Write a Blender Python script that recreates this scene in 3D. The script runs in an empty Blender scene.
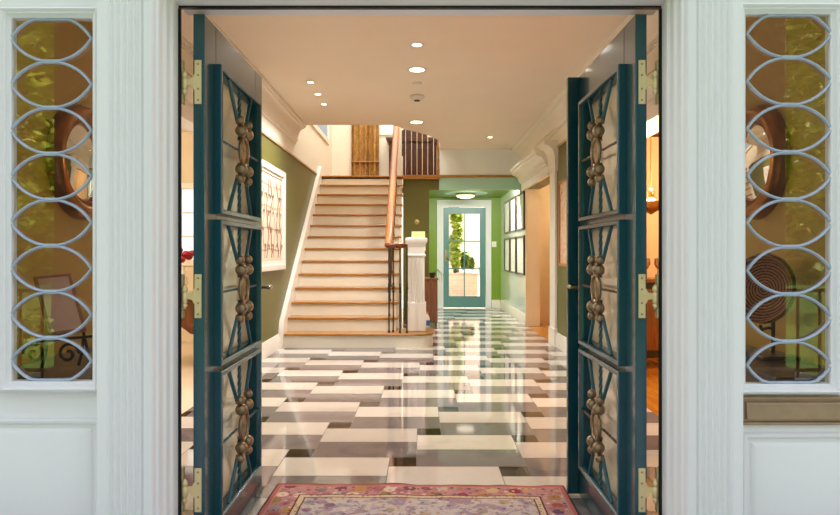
import bpy, bmesh, math, random
from mathutils import Vector, Matrix
random.seed(7)
PI = math.pi
sc = bpy.context.scene
COL = sc.collection
F = 640.0; CZ = 1.25; VX = 420.0; VY = 253.0     # focal length in pixels, eye height, vanishing point

def at(px, py, Y):
    return Vector(((px-VX)*Y/F, Y, CZ-(py-VY)*Y/F))
def fx(px, Y=2.25): return (px-VX)*Y/F
def fz(py, Y=2.25): return CZ-(py-VY)*Y/F

# ------------------------------------------------------------------ materials
def lin(c):
    return tuple(((v/255)/12.92 if v/255 <= .04045 else ((v/255+.055)/1.055)**2.4) for v in c)
class NT:
    def __init__(s, name):
        s.m = bpy.data.materials.new(name); s.m.use_nodes = True
        s.t = s.m.node_tree; s.t.nodes.clear()
        s.out = s.n('ShaderNodeOutputMaterial')
    def n(s, typ, **kw):
        nd = s.t.nodes.new(typ)
        for k, v in kw.items(): setattr(nd, k, v)
        return nd
    def l(s, a, b): s.t.links.new(a, b)
    def math(s, op, a, b=None, c=None):
        nd = s.n('ShaderNodeMath', operation=op)
        for i, v in enumerate((a, b, c)):
            if v is None: continue
            if isinstance(v, (int, float)): nd.inputs[i].default_value = v
            else: s.l(v, nd.inputs[i])
        return nd.outputs[0]
    def mix(s, fac, a, b, typ='MIX'):
        nd = s.n('ShaderNodeMix', data_type='RGBA', blend_type=typ)
        for i, v in ((0, fac), (6, a), (7, b)):
            if isinstance(v, (int, float)): nd.inputs[i].default_value = v
            elif isinstance(v, tuple): nd.inputs[i].default_value = (*v[:3], 1)
            else: s.l(v, nd.inputs[i])
        return nd.outputs[2]
    def coord(s): return s.n('ShaderNodeTexCoord').outputs['Object']
    def noise(s, scale=5, detail=3, vec=None, rough=.5, dist=0):
        nd = s.n('ShaderNodeTexNoise'); nd.inputs['Scale'].default_value = scale
        nd.inputs['Detail'].default_value = detail; nd.inputs['Roughness'].default_value = rough
        nd.inputs['Distortion'].default_value = dist
        s.l(vec if vec is not None else s.coord(), nd.inputs['Vector'])
        return nd
    def ramp(s, fac, stops):
        nd = s.n('ShaderNodeValToRGB'); e = nd.color_ramp.elements
        while len(e) < len(stops): e.new(.5)
        for i, (p, c) in enumerate(stops): e[i].position = p; e[i].color = (*c[:3], 1)
        s.l(fac, nd.inputs[0]); return nd.outputs[0]
    def bsdf(s, color, rough=.5, metal=0, coat=0, emit=None, estr=0, spec=.5):
        b = s.n('ShaderNodeBsdfPrincipled')
        if isinstance(color, tuple): b.inputs['Base Color'].default_value = (*color[:3], 1)
        else: s.l(color, b.inputs['Base Color'])
        if isinstance(rough, (int, float)): b.inputs['Roughness'].default_value = rough
        else: s.l(rough, b.inputs['Roughness'])
        b.inputs['Metallic'].default_value = metal
        b.inputs['Coat Weight'].default_value = coat
        b.inputs['Coat Roughness'].default_value = .08
        b.inputs['Specular IOR Level'].default_value = spec
        if emit: b.inputs['Emission Color'].default_value = (*emit, 1); b.inputs['Emission Strength'].default_value = estr
        s.l(b.outputs[0], s.out.inputs[0]); return b
    def bump(s, b, h, strength=.2, dist=.01):
        nd = s.n('ShaderNodeBump'); nd.inputs['Strength'].default_value = strength; nd.inputs['Distance'].default_value = dist
        s.l(h, nd.inputs['Height']); s.l(nd.outputs[0], b.inputs['Normal'])
def paint(name, rgb, rough=.5, var=.06, scale=4, metal=0, coat=0, bump=0, bscale=60, emit=None, estr=0, spec=.5):
    t = NT(name); c = lin(rgb)
    nz = t.noise(scale, 4)
    lo = tuple(v*(1-var) for v in c); hi = tuple(min(1, v*(1+var)) for v in c)
    b = t.bsdf(t.ramp(nz.outputs[0], [(.3, lo), (.7, hi)]), rough, metal, coat, emit and lin(emit), estr, spec)
    if bump: t.bump(b, t.noise(bscale, 2).outputs[0], bump, .003)
    return t.m
def wood(name, a, b_, rough=.35, axis=0, scale=3, coat=.2):
    t = NT(name); mp = t.n('ShaderNodeMapping'); t.l(t.coord(), mp.inputs[0])
    sc_ = [14, 14, 14]; sc_[axis] = 1.0; mp.inputs['Scale'].default_value = sc_
    nz = t.noise(scale, 5, mp.outputs[0], .6, .6)
    b = t.bsdf(t.ramp(nz.outputs[0], [(.3, lin(a)), (.7, lin(b_))]), rough, 0, coat)
    t.bump(b, nz.outputs[0], .08, .003); return t.m
def glass(name, r0=.03, tint=(1, 1, 1)):
    t = NT(name)
    lw = t.n('ShaderNodeLayerWeight'); lw.inputs[0].default_value = .5
    fac = t.math('ADD', r0, t.math('MULTIPLY', t.math('POWER', lw.outputs['Facing'], 4.0), 1-r0))
    tr = t.n('ShaderNodeBsdfTransparent'); tr.inputs[0].default_value = (*tint, 1)
    gl = t.n('ShaderNodeBsdfGlossy'); gl.inputs['Roughness'].default_value = .0
    nz = t.noise(1.5, 1)
    bp = t.n('ShaderNodeBump'); bp.inputs['Strength'].default_value = .004; bp.inputs['Distance'].default_value = .01
    t.l(nz.outputs[0], bp.inputs['Height']); t.l(bp.outputs[0], gl.inputs['Normal'])
    mx = t.n('ShaderNodeMixShader'); t.l(fac, mx.inputs[0]); t.l(tr.outputs[0], mx.inputs[1]); t.l(gl.outputs[0], mx.inputs[2])
    t.l(mx.outputs[0], t.out.inputs[0]); return t.m
def glow(name, rgb, s):
    t = NT(name); nz = t.noise(3, 1)
    c = lin(rgb); e = t.n('ShaderNodeEmission'); t.l(t.ramp(nz.outputs[0], [(.2, tuple(v*.95 for v in c)), (.8, c)]), e.inputs[0]); e.inputs[1].default_value = s
    t.l(e.outputs[0], t.out.inputs[0]); return t.m

M = {}
M['facade'] = paint('facade_white', (231, 230, 231), .45, .004, 1)
M['white'] = paint('trim_white', (238, 230, 218), .32, .02)
M['cream'] = paint('riser_cream', (238, 230, 212), .4, .02)
M['ceiling'] = paint('ceiling_paint', (240, 229, 213), .6, .015, 1.5)
M['olive'] = paint('olive_wall', (102, 99, 46), .4, .04, 2)
M['olive_lit'] = paint('olive_wall_warm_lit', (168, 138, 50), .45, .04, 2)  # same olive wall, with warm light put into the colour
M['green'] = paint('green_wall', (120, 150, 42), .4, .03, 2)
M['sage'] = paint('sage_wall', (220, 228, 212), .16, .02, 2, coat=.3)
M['teal_face'] = paint('bulkhead_teal', (168, 210, 192), .3, .02)
M['warmroom'] = paint('warm_room_wall', (226, 176, 96), .5, .03)
M['creamroom'] = paint('cream_room_wall', (226, 208, 178), .5, .03)
M['beige'] = paint('beige_wall', (236, 214, 178), .5, .03)
M['teal'] = paint('door_teal', (12, 66, 78), .27, .08, 6, coat=.45)
M['iron_teal'] = paint('grille_teal', (16, 84, 98), .35, .1, 20)
M['bronze_ball'] = paint('aged_brass', (146, 128, 102), .32, .1, 30, metal=.9)
M['brass'] = paint('polished_brass', (196, 176, 122), .28, .06, 20, metal=1)
M['hinge'] = paint('lacquered_brass', (222, 202, 150), .4, .05, 20, metal=.35)
M['chrome'] = paint('chrome', (200, 196, 188), .15, .03, 10, metal=1)
M['came'] = paint('lead_grey_paint', (166, 178, 194), .35, .08, 30, metal=.2)
M['bronze'] = paint('bronze_plate', (164, 138, 112), .4, .08, 25, metal=.35)
M['tread'] = wood('honey_oak', (150, 98, 40), (190, 134, 64), .32, 0)
M['rail_wood'] = wood('rail_oak', (126, 72, 20), (182, 114, 42), .4, 1, coat=0)
M['rail_tan'] = paint('picture_rail_tan', (196, 164, 120), .4)
M['mahogany'] = wood('mahogany', (70, 26, 12), (120, 52, 24), .2, 2, 2, .5)
M['dark_mahogany'] = wood('dark_mahogany', (44, 16, 8), (78, 32, 16), .35, 2, 2, 0)
M['walnut'] = wood('walnut', (104, 58, 22), (150, 92, 40), .3, 2)
M['darkwood'] = wood('dark_wood', (40, 26, 18), (70, 46, 30), .35, 0)
M['copper_wood'] = wood('red_wood_frame', (150, 82, 36), (196, 122, 62), .3, 2)
M['parquet'] = wood('gold_parquet', (176, 104, 26), (224, 156, 58), .16, 1)
M['iron'] = paint('black_iron', (38, 34, 32), .45, .1, 20, metal=.6)
M['bal_iron'] = paint('dark_bronze_iron', (74, 56, 42), .4, .1, 20, metal=.5)
M['gold_frame'] = paint('mirror_gold', (150, 100, 46), .3, .15, 12, metal=.9)
M['mirror'] = paint('mirror_silver', (235, 235, 235), .02, .01, 2, metal=1)
M['glass'] = glass('clear_glass', .03)
M['pane_cream'] = paint('cream_art_glass', (226, 212, 184), .12, .05, 3, coat=.5)
M['glass_side'] = glass('sidelight_glass', .16, (.96, .93, .85))
M['lamp'] = glow('lamp_glow', (255, 232, 200), 14)
M['lamp_soft'] = glow('shade_glow', (255, 220, 140), 1.6)
M['plastic'] = paint('white_plastic', (226, 220, 210), .4, .02)
M['shade_dark'] = paint('black_plastic', (40, 38, 36), .4, .05)
M['marble'] = None
# tiles: base colour varied per tile by a colour attribute, faint marble veins
def tile_mat(name, rgb, vein, amount, rough):
    t = NT(name); c = lin(rgb); v = lin(vein)
    nz = t.noise(2.2, 8, None, .62, 1.6)
    base = t.ramp(nz.outputs[0], [(.36, v), (.47, c), (.62, tuple(x*.96 for x in c)), (.8, v)])
    base = t.mix(amount, c, base)
    at_ = t.n('ShaderNodeAttribute', attribute_name='tint')
    base = t.mix(1.0, base, at_.outputs['Color'], 'MULTIPLY')
    b = t.bsdf(base, rough, 0, 0, spec=.8)
    return t.m
M['tile_white'] = tile_mat('white_marble_tile', (236, 229, 219), (216, 207, 196), .5, .05)
M['tile_grey'] = tile_mat('grey_marble_tile', (138, 131, 132), (112, 107, 110), .6, .05)
M['tile_dark'] = tile_mat('dark_marble_tile', (56, 44, 38), (34, 26, 24), .6, .05)
M['grout'] = paint('grout', (120, 110, 100), .8)
# foliage
def leaf(name, a, b_):
    t = NT(name); nz = t.noise(6, 3)
    b = t.bsdf(t.ramp(nz.outputs[0], [(.3, lin(a)), (.7, lin(b_))]), .5)
    return t.m
M['leaf'] = leaf('tree_leaves', (64, 104, 22), (150, 176, 56))
M['leaf_bright'] = leaf('bright_leaves', (96, 140, 22), (196, 206, 62))
M['leaf_dark'] = leaf('dark_leaves', (30, 60, 24), (70, 110, 40))
M['flower'] = paint('pink_petals', (226, 120, 170), .6, .1)
M['red_flower'] = paint('red_petals', (150, 20, 30), .6, .15)
M['bark'] = paint('bark', (92, 74, 56), .8, .2, 10)
M['mask_column_paint'] = paint('mask_column_olive', (48, 42, 26), .8)  # dark paint for the columns added to mask sidelight reflections
M['lawn'] = paint('lawn_grass', (92, 130, 48), .8, .2, 3)
M['porch'] = paint('slate_porch', (128, 130, 136), .6, .06, 3)
M['stone'] = paint('pale_paving', (214, 196, 172), .7, .06, 3)
M['plaster'] = paint('plaster', (226, 222, 214), .6, .03)
def brick_mat():
    t = NT('pale_brick'); br = t.n('ShaderNodeTexBrick')
    mp = t.n('ShaderNodeMapping'); mp.inputs['Rotation'].default_value = (PI/2, 0, 0); t.l(t.coord(), mp.inputs[0]); t.l(mp.outputs[0], br.inputs[0])
    br.inputs['Scale'].default_value = 1; br.inputs['Brick Width'].default_value = .22; br.inputs['Row Height'].default_value = .075; br.inputs['Mortar Size'].default_value = .008
    br.inputs['Color1'].default_value = (*lin((236, 208, 184)), 1); br.inputs['Color2'].default_value = (*lin((242, 222, 202)), 1); br.inputs['Mortar'].default_value = (*lin((240, 226, 210)), 1)
    t.bsdf(br.outputs[0], .85); return t.m
M['brick'] = brick_mat()
M['curtain'] = None
def curtain_mat():
    t = NT('gold_damask'); nz = t.noise(9, 4, None, .6, 1.2)
    b = t.bsdf(t.ramp(nz.outputs[0], [(.3, lin((140, 96, 44))), (.7, lin((200, 156, 88)))]), .5); return t.m
M['curtain'] = curtain_mat()
M['linen'] = paint('linen', (244, 240, 230), .7, .02)
def wicker_mat():
    t = NT('woven_wicker'); w = t.n('ShaderNodeTexWave', wave_type='RINGS', rings_direction='X'); w.inputs['Scale'].default_value = 22; w.inputs['Distortion'].default_value = 2.5; w.inputs['Detail'].default_value = 2; w.inputs['Detail Scale'].default_value = 6
    mp = t.n('ShaderNodeMapping'); mp.inputs['Location'].default_value = (-1.70, -3.13, -1.075); t.l(t.coord(), mp.inputs[0]); t.l(mp.outputs[0], w.inputs[0])
    b = t.bsdf(t.ramp(w.outputs[0], [(.2, lin((70, 40, 22))), (.8, lin((168, 110, 66)))]), .6); t.bump(b, w.outputs[0], .6, .01); return t.m
M['wicker'] = wicker_mat()
M['paper'] = paint('art_paper', (228, 208, 184), .6, .04, 6)
M['ink'] = paint('brown_ink', (160, 112, 88), .7, .15, 20)
M['ink_grey'] = paint('grey_ink', (160, 150, 142), .7, .15, 20)
M['print'] = paint('rose_print', (236, 184, 156), .25, .12, 8, coat=.6)
def abstract(name, a, b_, c):
    t = NT(name); nz = t.noise(7, 6, None, .7, 2)
    t.bsdf(t.ramp(nz.outputs[0], [(.35, lin(a)), (.5, lin(b_)), (.66, lin(c))]), .4); return t.m
M['orange_print'] = abstract('orange_print', (206, 104, 34), (236, 214, 190), (226, 140, 60))
M['pale_print'] = abstract('pale_print', (226, 234, 226), (240, 240, 230), (200, 220, 216))
M['blue'] = paint('blue_plastic', (40, 100, 190), .3)
M['orange'] = paint('orange_label', (226, 140, 50), .5)
M['doorteal'] = paint('garden_door_teal', (96, 140, 138), .35, .03)
def rug_mat(hx, hy):
    t = NT('faded_persian_rug'); co = t.coord(); sp = t.n('ShaderNodeSeparateXYZ'); t.l(co, sp.inputs[0])
    x, y = sp.outputs[0], sp.outputs[1]
    d = t.math('MINIMUM', t.math('SUBTRACT', hx, t.math('ABSOLUTE', x)), t.math('SUBTRACT', hy, t.math('ABSOLUTE', y)))
    wob = t.noise(30, 3, co)
    d = t.math('ADD', d, t.math('MULTIPLY', t.math('SUBTRACT', wob.outputs[0], .5), .008))
    fade = t.noise(5, 5, co, .65)
    pink = t.ramp(fade.outputs[0], [(.3, lin((160, 84, 96))), (.5, lin((196, 148, 146))), (.68, lin((156, 44, 74)))])
    field = t.ramp(t.noise(9, 6, co, .7, .8).outputs[0], [(.3, lin((186, 160, 160))), (.46, lin((208, 196, 190))), (.56, lin((160, 142, 160))), (.7, lin((200, 136, 134)))])
    def motifs(scale, thr, seed):
        v = t.n('ShaderNodeTexVoronoi'); v.inputs['Scale'].default_value = scale; v.inputs['Randomness'].default_value = .6
        mp = t.n('ShaderNodeMapping'); mp.inputs['Location'].default_value = (seed, seed*.7, 0); t.l(co, mp.inputs[0]); t.l(mp.outputs[0], v.inputs['Vector'])
        ring = t.math('LESS_THAN', v.outputs['Distance'], thr)
        hs = t.n('ShaderNodeSeparateColor'); t.l(v.outputs['Color'], hs.inputs[0])
        return ring, hs.outputs[0]
    pal = [(0, lin((54, 84, 74))), (.25, lin((196, 160, 60))), (.45, lin((236, 216, 196))), (.62, lin((70, 80, 110))), (.8, lin((150, 40, 66))), (1, lin((190, 150, 60)))]
    r1, h1 = motifs(11, .36, 0); r2, h2 = motifs(26, .28, 3.1); r3, h3 = motifs(9, .26, 1.7)
    border = t.mix(t.math('MULTIPLY', r1, .85), pink, t.ramp(h1, pal))
    border = t.mix(t.math('MULTIPLY', r2, .75), border, t.ramp(h2, pal))
    fld = t.mix(t.math('MULTIPLY', r2, .6), field, t.ramp(h2, pal))
    fld = t.mix(t.math('MULTIPLY', r3, .55), fld, t.ramp(h3, pal))
    r4, h4 = motifs(34, .3, 5.3)
    guard = t.mix(t.math('MULTIPLY', r4, .6), lin((214, 194, 164)), lin((170, 90, 80)))
    def lt(v): return t.math('LESS_THAN', d, v)
    c = t.mix(lt(.19), fld, lin((120, 84, 62)))
    c = t.mix(lt(.182), c, guard)
    c = t.mix(lt(.155), c, lin((110, 62, 50)))
    c = t.mix(lt(.147), c, border)
    c = t.mix(lt(.035), c, lin((196, 150, 120)))
    c = t.mix(lt(.028), c, lin((190, 110, 110)))
    c = t.mix(lt(.008), c, lin((110, 80, 60)))
    b = t.bsdf(c, .95, spec=.1); t.bump(b, t.noise(260, 2, co).outputs[0], .4, .004); return t.m

# ------------------------------------------------------------------ mesh builder
def basis(d):
    d = d.normalized(); u = Vector((0, 0, 1)) if abs(d.z) < .95 else Vector((1, 0, 0))
    a = d.cross(u).normalized(); return a, a.cross(d).normalized()
class MB:
    def __init__(s): s.v = []; s.f = []; s.mi = []; s.cur = 0
    def add(s, vs, fs):
        b = len(s.v); s.v += [tuple(v) for v in vs]
        for f in fs: s.f.append(tuple(b+i for i in f)); s.mi.append(s.cur)
        return s
    def box(s, x0, x1, y0, y1, z0, z1):
        x0, x1 = sorted((x0, x1)); y0, y1 = sorted((y0, y1)); z0, z1 = sorted((z0, z1))
        return s.add([(x, y, z) for z in (z0, z1) for y in (y0, y1) for x in (x0, x1)],
                     [(0, 2, 3, 1), (4, 5, 7, 6), (0, 1, 5, 4), (2, 6, 7, 3), (0, 4, 6, 2), (1, 3, 7, 5)])
    def prism(s, poly, axis, a, b):
        """poly: 2-D outline in the two other axes (cyclic order x,y,z without axis)."""
        def P(p, t):
            return {0: (t, p[0], p[1]), 1: (p[0], t, p[1]), 2: (p[0], p[1], t)}[axis]
        n = len(poly)
        return s.add([P(p, a) for p in poly]+[P(p, b) for p in poly],
                     [tuple(range(n-1, -1, -1)), tuple(range(n, 2*n))]+[(i, (i+1) % n, n+(i+1) % n, n+i) for i in range(n)])
    def tube(s, pts, r, n=8, closed=False, sq=0, twist=0, flat=1.0):
        pts = [Vector(p) for p in pts]; m = len(pts); vs = []; A = None
        for i, p in enumerate(pts):
            if closed: d = pts[(i+1) % m]-pts[i-1]
            else: d = pts[min(i+1, m-1)]-pts[max(i-1, 0)]
            d = d.normalized()
            if A is None: A, _ = basis(d)
            A = (A-d*A.dot(d)).normalized(); Bv = d.cross(A)
            rr = r[i] if isinstance(r, (list, tuple)) else r
            for k in range(n):
                a = 2*PI*k/n+twist*i
                vs.append(p+A*math.cos(a)*rr+Bv*math.sin(a)*rr*flat)
        fs = []
        for i in range(m if closed else m-1):
            j = (i+1) % m
            for k in range(n): fs.append((i*n+k, i*n+(k+1) % n, j*n+(k+1) % n, j*n+k))
        if not closed: fs += [tuple(range(n-1, -1, -1)), tuple(range((m-1)*n, m*n))]
        return s.add(vs, fs)
    def lathe(s, prof, c=(0, 0, 0), n=20, axis=(0, 0, 1), sx=1, sy=1, closed=False):
        c = Vector(c); ax = Vector(axis).normalized(); A, Bv = basis(ax); vs = []; m = len(prof)
        for r, z in prof:
            r = max(r, 1e-5)
            for k in range(n):
                a = 2*PI*k/n; vs.append(c+ax*z+A*math.cos(a)*r*sx+Bv*math.sin(a)*r*sy)
        fs = [(i*n+k, i*n+(k+1) % n, ((i+1) % m)*n+(k+1) % n, ((i+1) % m)*n+k) for i in range(m if closed else m-1) for k in range(n)]
        if not closed: fs += [tuple(range(n-1, -1, -1)), tuple(range((m-1)*n, m*n))]
        return s.add(vs, fs)
    def ball(s, c, r, n=16, sc=(1, 1, 1)):
        c = Vector(c); m = n//2; vs = []
        for i in range(m+1):
            t = PI*i/m
            for k in range(n):
                a = 2*PI*k/n
                vs.append((c.x+r*sc[0]*max(math.sin(t), 1e-4)*math.cos(a), c.y+r*sc[1]*max(math.sin(t), 1e-4)*math.sin(a), c.z-r*sc[2]*math.cos(t)))
        fs = [(i*n+k, i*n+(k+1) % n, (i+1)*n+(k+1) % n, (i+1)*n+k) for i in range(m) for k in range(n)]
        return s.add(vs, fs)
    def frame(s, axis, u0, u1, v0, v1, prof):
        """moulding ring around the rectangle [u0,u1]x[v0,v1]; prof = [(inset, height)] closed loop;
        axis 1: u=x, v=z, height along y;  axis 0: u=y, v=z, height along x."""
        vs = []; n = len(prof)
        for (cu, cv, su, sv) in ((u0, v0, 1, 1), (u1, v0, -1, 1), (u1, v1, -1, -1), (u0, v1, 1, -1)):
            for i, h in prof:
                u = cu+su*i; v = cv+sv*i
                vs.append((u, h, v) if axis == 1 else ((h, u, v) if axis == 0 else (u, v, h)))
        fs = []
        for c in range(4):
            d = (c+1) % 4
            for k in range(n): fs.append((c*n+k, c*n+(k+1) % n, d*n+(k+1) % n, d*n+k))
        return s.add(vs, fs)
    def build(s, name, mats, parent=None, root=None, bevel=0, smooth=35, kind=None, base=True):
        if not isinstance(mats, (list, tuple)): mats = [mats]
        me = bpy.data.meshes.new(name)
        me.from_pydata(s.v, [], s.f); 
        for m in mats: me.materials.append(m)
        for p, i in zip(me.polygons, s.mi): p.material_index = i
        bm = bmesh.new(); bm.from_mesh(me); bmesh.ops.recalc_face_normals(bm, faces=bm.faces); bm.to_mesh(me); bm.free()
        if smooth: me.shade_smooth(); me.set_sharp_from_angle(angle=math.radians(smooth))
        o = bpy.data.objects.new(name, me); COL.objects.link(o)
        if parent is not None:
            o.parent = parent
            r = parent
            if r.parent is None and r.type == 'EMPTY': o.location = -r.location
        elif base:
            xs = [v[0] for v in s.v]; ys = [v[1] for v in s.v]; zs = [v[2] for v in s.v]
            c = Vector(((min(xs)+max(xs))/2, (min(ys)+max(ys))/2, min(zs)))
            me.transform(Matrix.Translation(-c)); o.location = c
        if bevel:
            b = o.modifiers.new('bevel', 'BEVEL'); b.width = bevel; b.segments = 2; b.limit_method = 'ANGLE'; b.angle_limit = math.radians(40)
        if kind: o['kind'] = kind
        return o
def tag(o, label, cat, group=None, kind=None):
    o['label'] = label; o['category'] = cat
    if group: o['group'] = group
    if kind: o['kind'] = kind
    return o
def thing(name, loc, label=None, cat=None, group=None, kind=None):
    o = bpy.data.objects.new(name, None); COL.objects.link(o); o.location = loc; o.empty_display_size = .1
    if label: tag(o, label, cat, group, kind)
    elif kind: o['kind'] = kind
    return o
def children(o): return [c for c in list(o.children)]
def copy_tree(o, parent=None):
    c = o.copy(); COL.objects.link(c); c.parent = parent
    for ch in children(o): copy_tree(ch, c)
    return c
def struct(name, mb, mat, bevel=0, smooth=35): return mb.build(name, mat, None, bevel=bevel, smooth=smooth, kind='structure')

# ------------------------------------------------------------------ constants of the place
XL, XR = -1.85, 1.83          # hall side walls
YF, YB = 2.30, 14.5           # inner face of the front wall, garden-door wall
HC = 3.15                     # hall ceiling
ZL = 2.66                     # landing floor
YL = 11.65                    # landing edge
XS = -0.31                    # right edge of the stair flight

# ------------------------------------------------------------------ floor
def build_floor():
    a, b = .645, .165
    me = bpy.data.meshes.new('floor'); bm = bmesh.new(); cl = bm.loops.layers.color.new('tint')
    def rect(x0, x1, y0, y1, mi, g=.0022):
        x0 = max(x0+g, XL); x1 = min(x1-g, XR); y0 = max(y0+g, 2.3); y1 = min(y1-g, YB)
        if x1-x0 < .004 or y1-y0 < .004: return
        f = bm.faces.new([bm.verts.new(p) for p in ((x0, y0, 0), (x1, y0, 0), (x1, y1, 0), (x0, y1, 0))]); f.material_index = mi
        t = 1-random.random()*.10
        for l in f.loops: l[cl] = (t, t*(1-random.random()*.005), t, 1)
    ox, oy = -.02, 3.748
    for i in range(-14, 15):
        for j in range(-22, 30):
            x = ox+i*a+j*b; y = oy-i*b+j*a
            if x > XR+1 or x < XL-1 or y < 1.2 or y > YB+1: continue
            rect(x, x+a, y+a/2, y+a, 0); rect(x, x+a, y, y+a/2, 1)
            rect(x-b, x, y, y+b, 2)
    # grout bed under the tiles
    bm.faces.ensure_lookup_table()
    f = bm.faces.new([bm.verts.new(p) for p in ((XL, 2.3, -.0015), (XR, 2.3, -.0015), (XR, YB, -.0015), (XL, YB, -.0015))]); f.material_index = 3
    for l in f.loops: l[cl] = (1, 1, 1, 1)
    bm.to_mesh(me); bm.free()
    for k in ('tile_white', 'tile_grey', 'tile_dark', 'grout'): me.materials.append(M[k])
    o = bpy.data.objects.new('floor', me); COL.objects.link(o); o['kind'] = 'structure'
build_floor()

# ------------------------------------------------------------------ front wall (facade)
SLX0, SLX1, SLZ0, SLZ1 = fx(10), fx(92), fz(381.5), fz(17.5)
SRX0, SRX1, SRZ0, SRZ1 = fx(746), fx(832), fz(384), fz(13.5)
DX = .9075; DH = 2.178
w = MB()
YT = 2.288
w.box(-3.2, SLX0, 2.27, YT, -.2, 3.45); w.box(SRX1, 3.2, 2.27, YT, -.2, 3.45)
w.box(SLX0, SLX1, 2.27, YT, -.2, SLZ0); w.box(SLX0, SLX1, 2.27, YT, SLZ1, 3.45)
w.box(SRX0, SRX1, 2.27, YT, -.2, SRZ0); w.box(SRX0, SRX1, 2.27, YT, SRZ1, 3.45)
w.box(SLX1, -.935, 2.27, 2.39, -.2, 3.45); w.box(.935, SRX0, 2.27, 2.39, -.2, 3.45)
w.box(-.935, .935, 2.27, 2.39, DH+.04, 3.45)
struct('wall_front', w, M['facade'])

def pilaster(s, name):
    # flat pilaster: plain inner band, a groove, five broad flutes, plain outer band (one extruded outline)
    x0, x1 = .928, 1.118
    pts = [(x0, 2.27), (x0, 2.208), (.953, 2.208), (.955, 2.214), (.957, 2.224), (.962, 2.226), (.966, 2.219), (.968, 2.217)]
    n = 5; u0 = .970; wd = (1.080-u0)/n
    for k in range(n):
        a = u0+k*wd; r = wd*.42; c = a+wd/2
        for q in range(9):
            t = PI*q/8; pts.append((c-r*math.cos(t), 2.217+r*.95*math.sin(t)))
    pts += [(1.082, 2.217), (1.084, 2.214), (x1, 2.214)]
    pts += [(x1, 2.27)]
    return struct(name, MB().prism([(s*x, y) for x, y in pts], 2, -.2, 3.2), M['facade'], smooth=50)
pilaster(-1, 'trim_1'); pilaster(1, 'trim_2')
# stepped architrave round the door opening (jambs stand proud of the wall into the opening)
def architrave(s, name):
    pts = [(.9075, 2.40), (.9075, 2.366), (.9000, 2.358), (.8985, 2.345), (.9000, 2.330), (.9080, 2.322), (.9080, 2.300), (.9035, 2.294), (.9035, 2.280), (.9130, 2.270), (.9130, 2.246), (.9095, 2.240), (.9110, 2.230), (.9190, 2.226), (.9205, 2.206), (.924, 2.200), (.9279, 2.198), (.9279, 2.271), (.934, 2.272), (.934, 2.40)]
    return struct(name, MB().prism([(s*x, y) for x, y in pts], 2, -.2, DH+.03), M['facade'], smooth=25)
architrave(-1, 'trim_3'); architrave(1, 'trim_4')
struct('trim_5', MB().prism([(2.499, DH), (2.499, DH+.038), (2.268, DH+.038), (2.268, DH+.10), (2.207, DH+.10), (2.207, DH+.022), (2.232, DH+.016), (2.24, DH+.006), (2.32, DH+.004), (2.36, DH)], 0, -.9070, .9070), M['facade'])
struct('trim_6', MB().box(-DX+.002, DX-.002, 2.40, 2.42, DH-.008, DH-.0005), M['iron'])   # dark strip standing in for the shadow of the head gap

for s, nm in ((-1, 'trim_29'), (1, 'trim_30')): struct(nm, MB().box(s*.899, s*.934, 2.401, 2.412, -.2, DH-.01), M['iron'])   # dark weather strips
# sidelights
def sidelight(name, x0, x1, z0, z1, centers, half, xe0, xe1, label):
    t = thing(name, ((x0+x1)/2, 2.27, z0), kind='structure'); tag(t, label, 'window')
    MB().frame(1, x0-.032, x1+.032, z0-.034, z1+.034, [(.002, 2.2695), (.002, 2.236), (.010, 2.228), (.016, 2.240), (.022, 2.240), (.026, 2.250), (.033, 2.256), (.034, 2.266), (.0335, 2.2695)]).build('window_frame', M['facade'], t, smooth=30)
    MB().add([(x0-.001, 2.2705, z0-.001), (x1+.001, 2.2705, z0-.001), (x1+.001, 2.2705, z1+.001), (x0-.001, 2.2705, z1+.001)], [(0, 1, 2, 3)]).build('pane', M['glass_side'], t)
    zc = None
    for i, cy in enumerate(centers):
        xa, xb = fx(xe0, 2.262), fx(xe1, 2.262); xm = (xa+xb)/2; w2 = (xb-xa)/2
        zm = fz(cy, 2.262); h = half*2.262/F
        R = (w2*w2+h*h)/(2*h); ang = math.asin(min(1, w2/R)) if h <= R else PI/2
        pts = []
        N = 14
        for sgn in (1, -1):
            for q in range(N):
                a = -ang+2*ang*q/N
                x = xm+sgn*R*math.sin(a); z = zm+sgn*(R*math.cos(a)-(R-h))
                pts.append((x, 2.262, min(max(z, z0+.003), z1-.003)))
        MB().tube(pts, .0078, 8, closed=True, flat=.7).build('eye_came', M['came'], t, smooth=60)
        if i < len(centers)-1:
            zz = fz((cy+centers[i+1])/2, 2.262)
            MB().box(xm-.026, xm+.026, 2.256, 2.268, zz-.0075, zz+.0075).build('came_clip', M['came'], t, bevel=.003)
    return t
sidelight('window_1', SLX0, SLX1, SLZ0, SLZ1, [38.8+46*k for k in range(8)], 23, 11, 91.5, 'left sidelight window with eye-shaped grey leading beside the front door')
sidelight('window_2', SRX0, SRX1, SRZ0, SRZ1, [34+47.3*k for k in range(8)], 23.8, 747, 831.5, 'right sidelight window with eye-shaped grey leading above the bronze mail slot')
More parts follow.
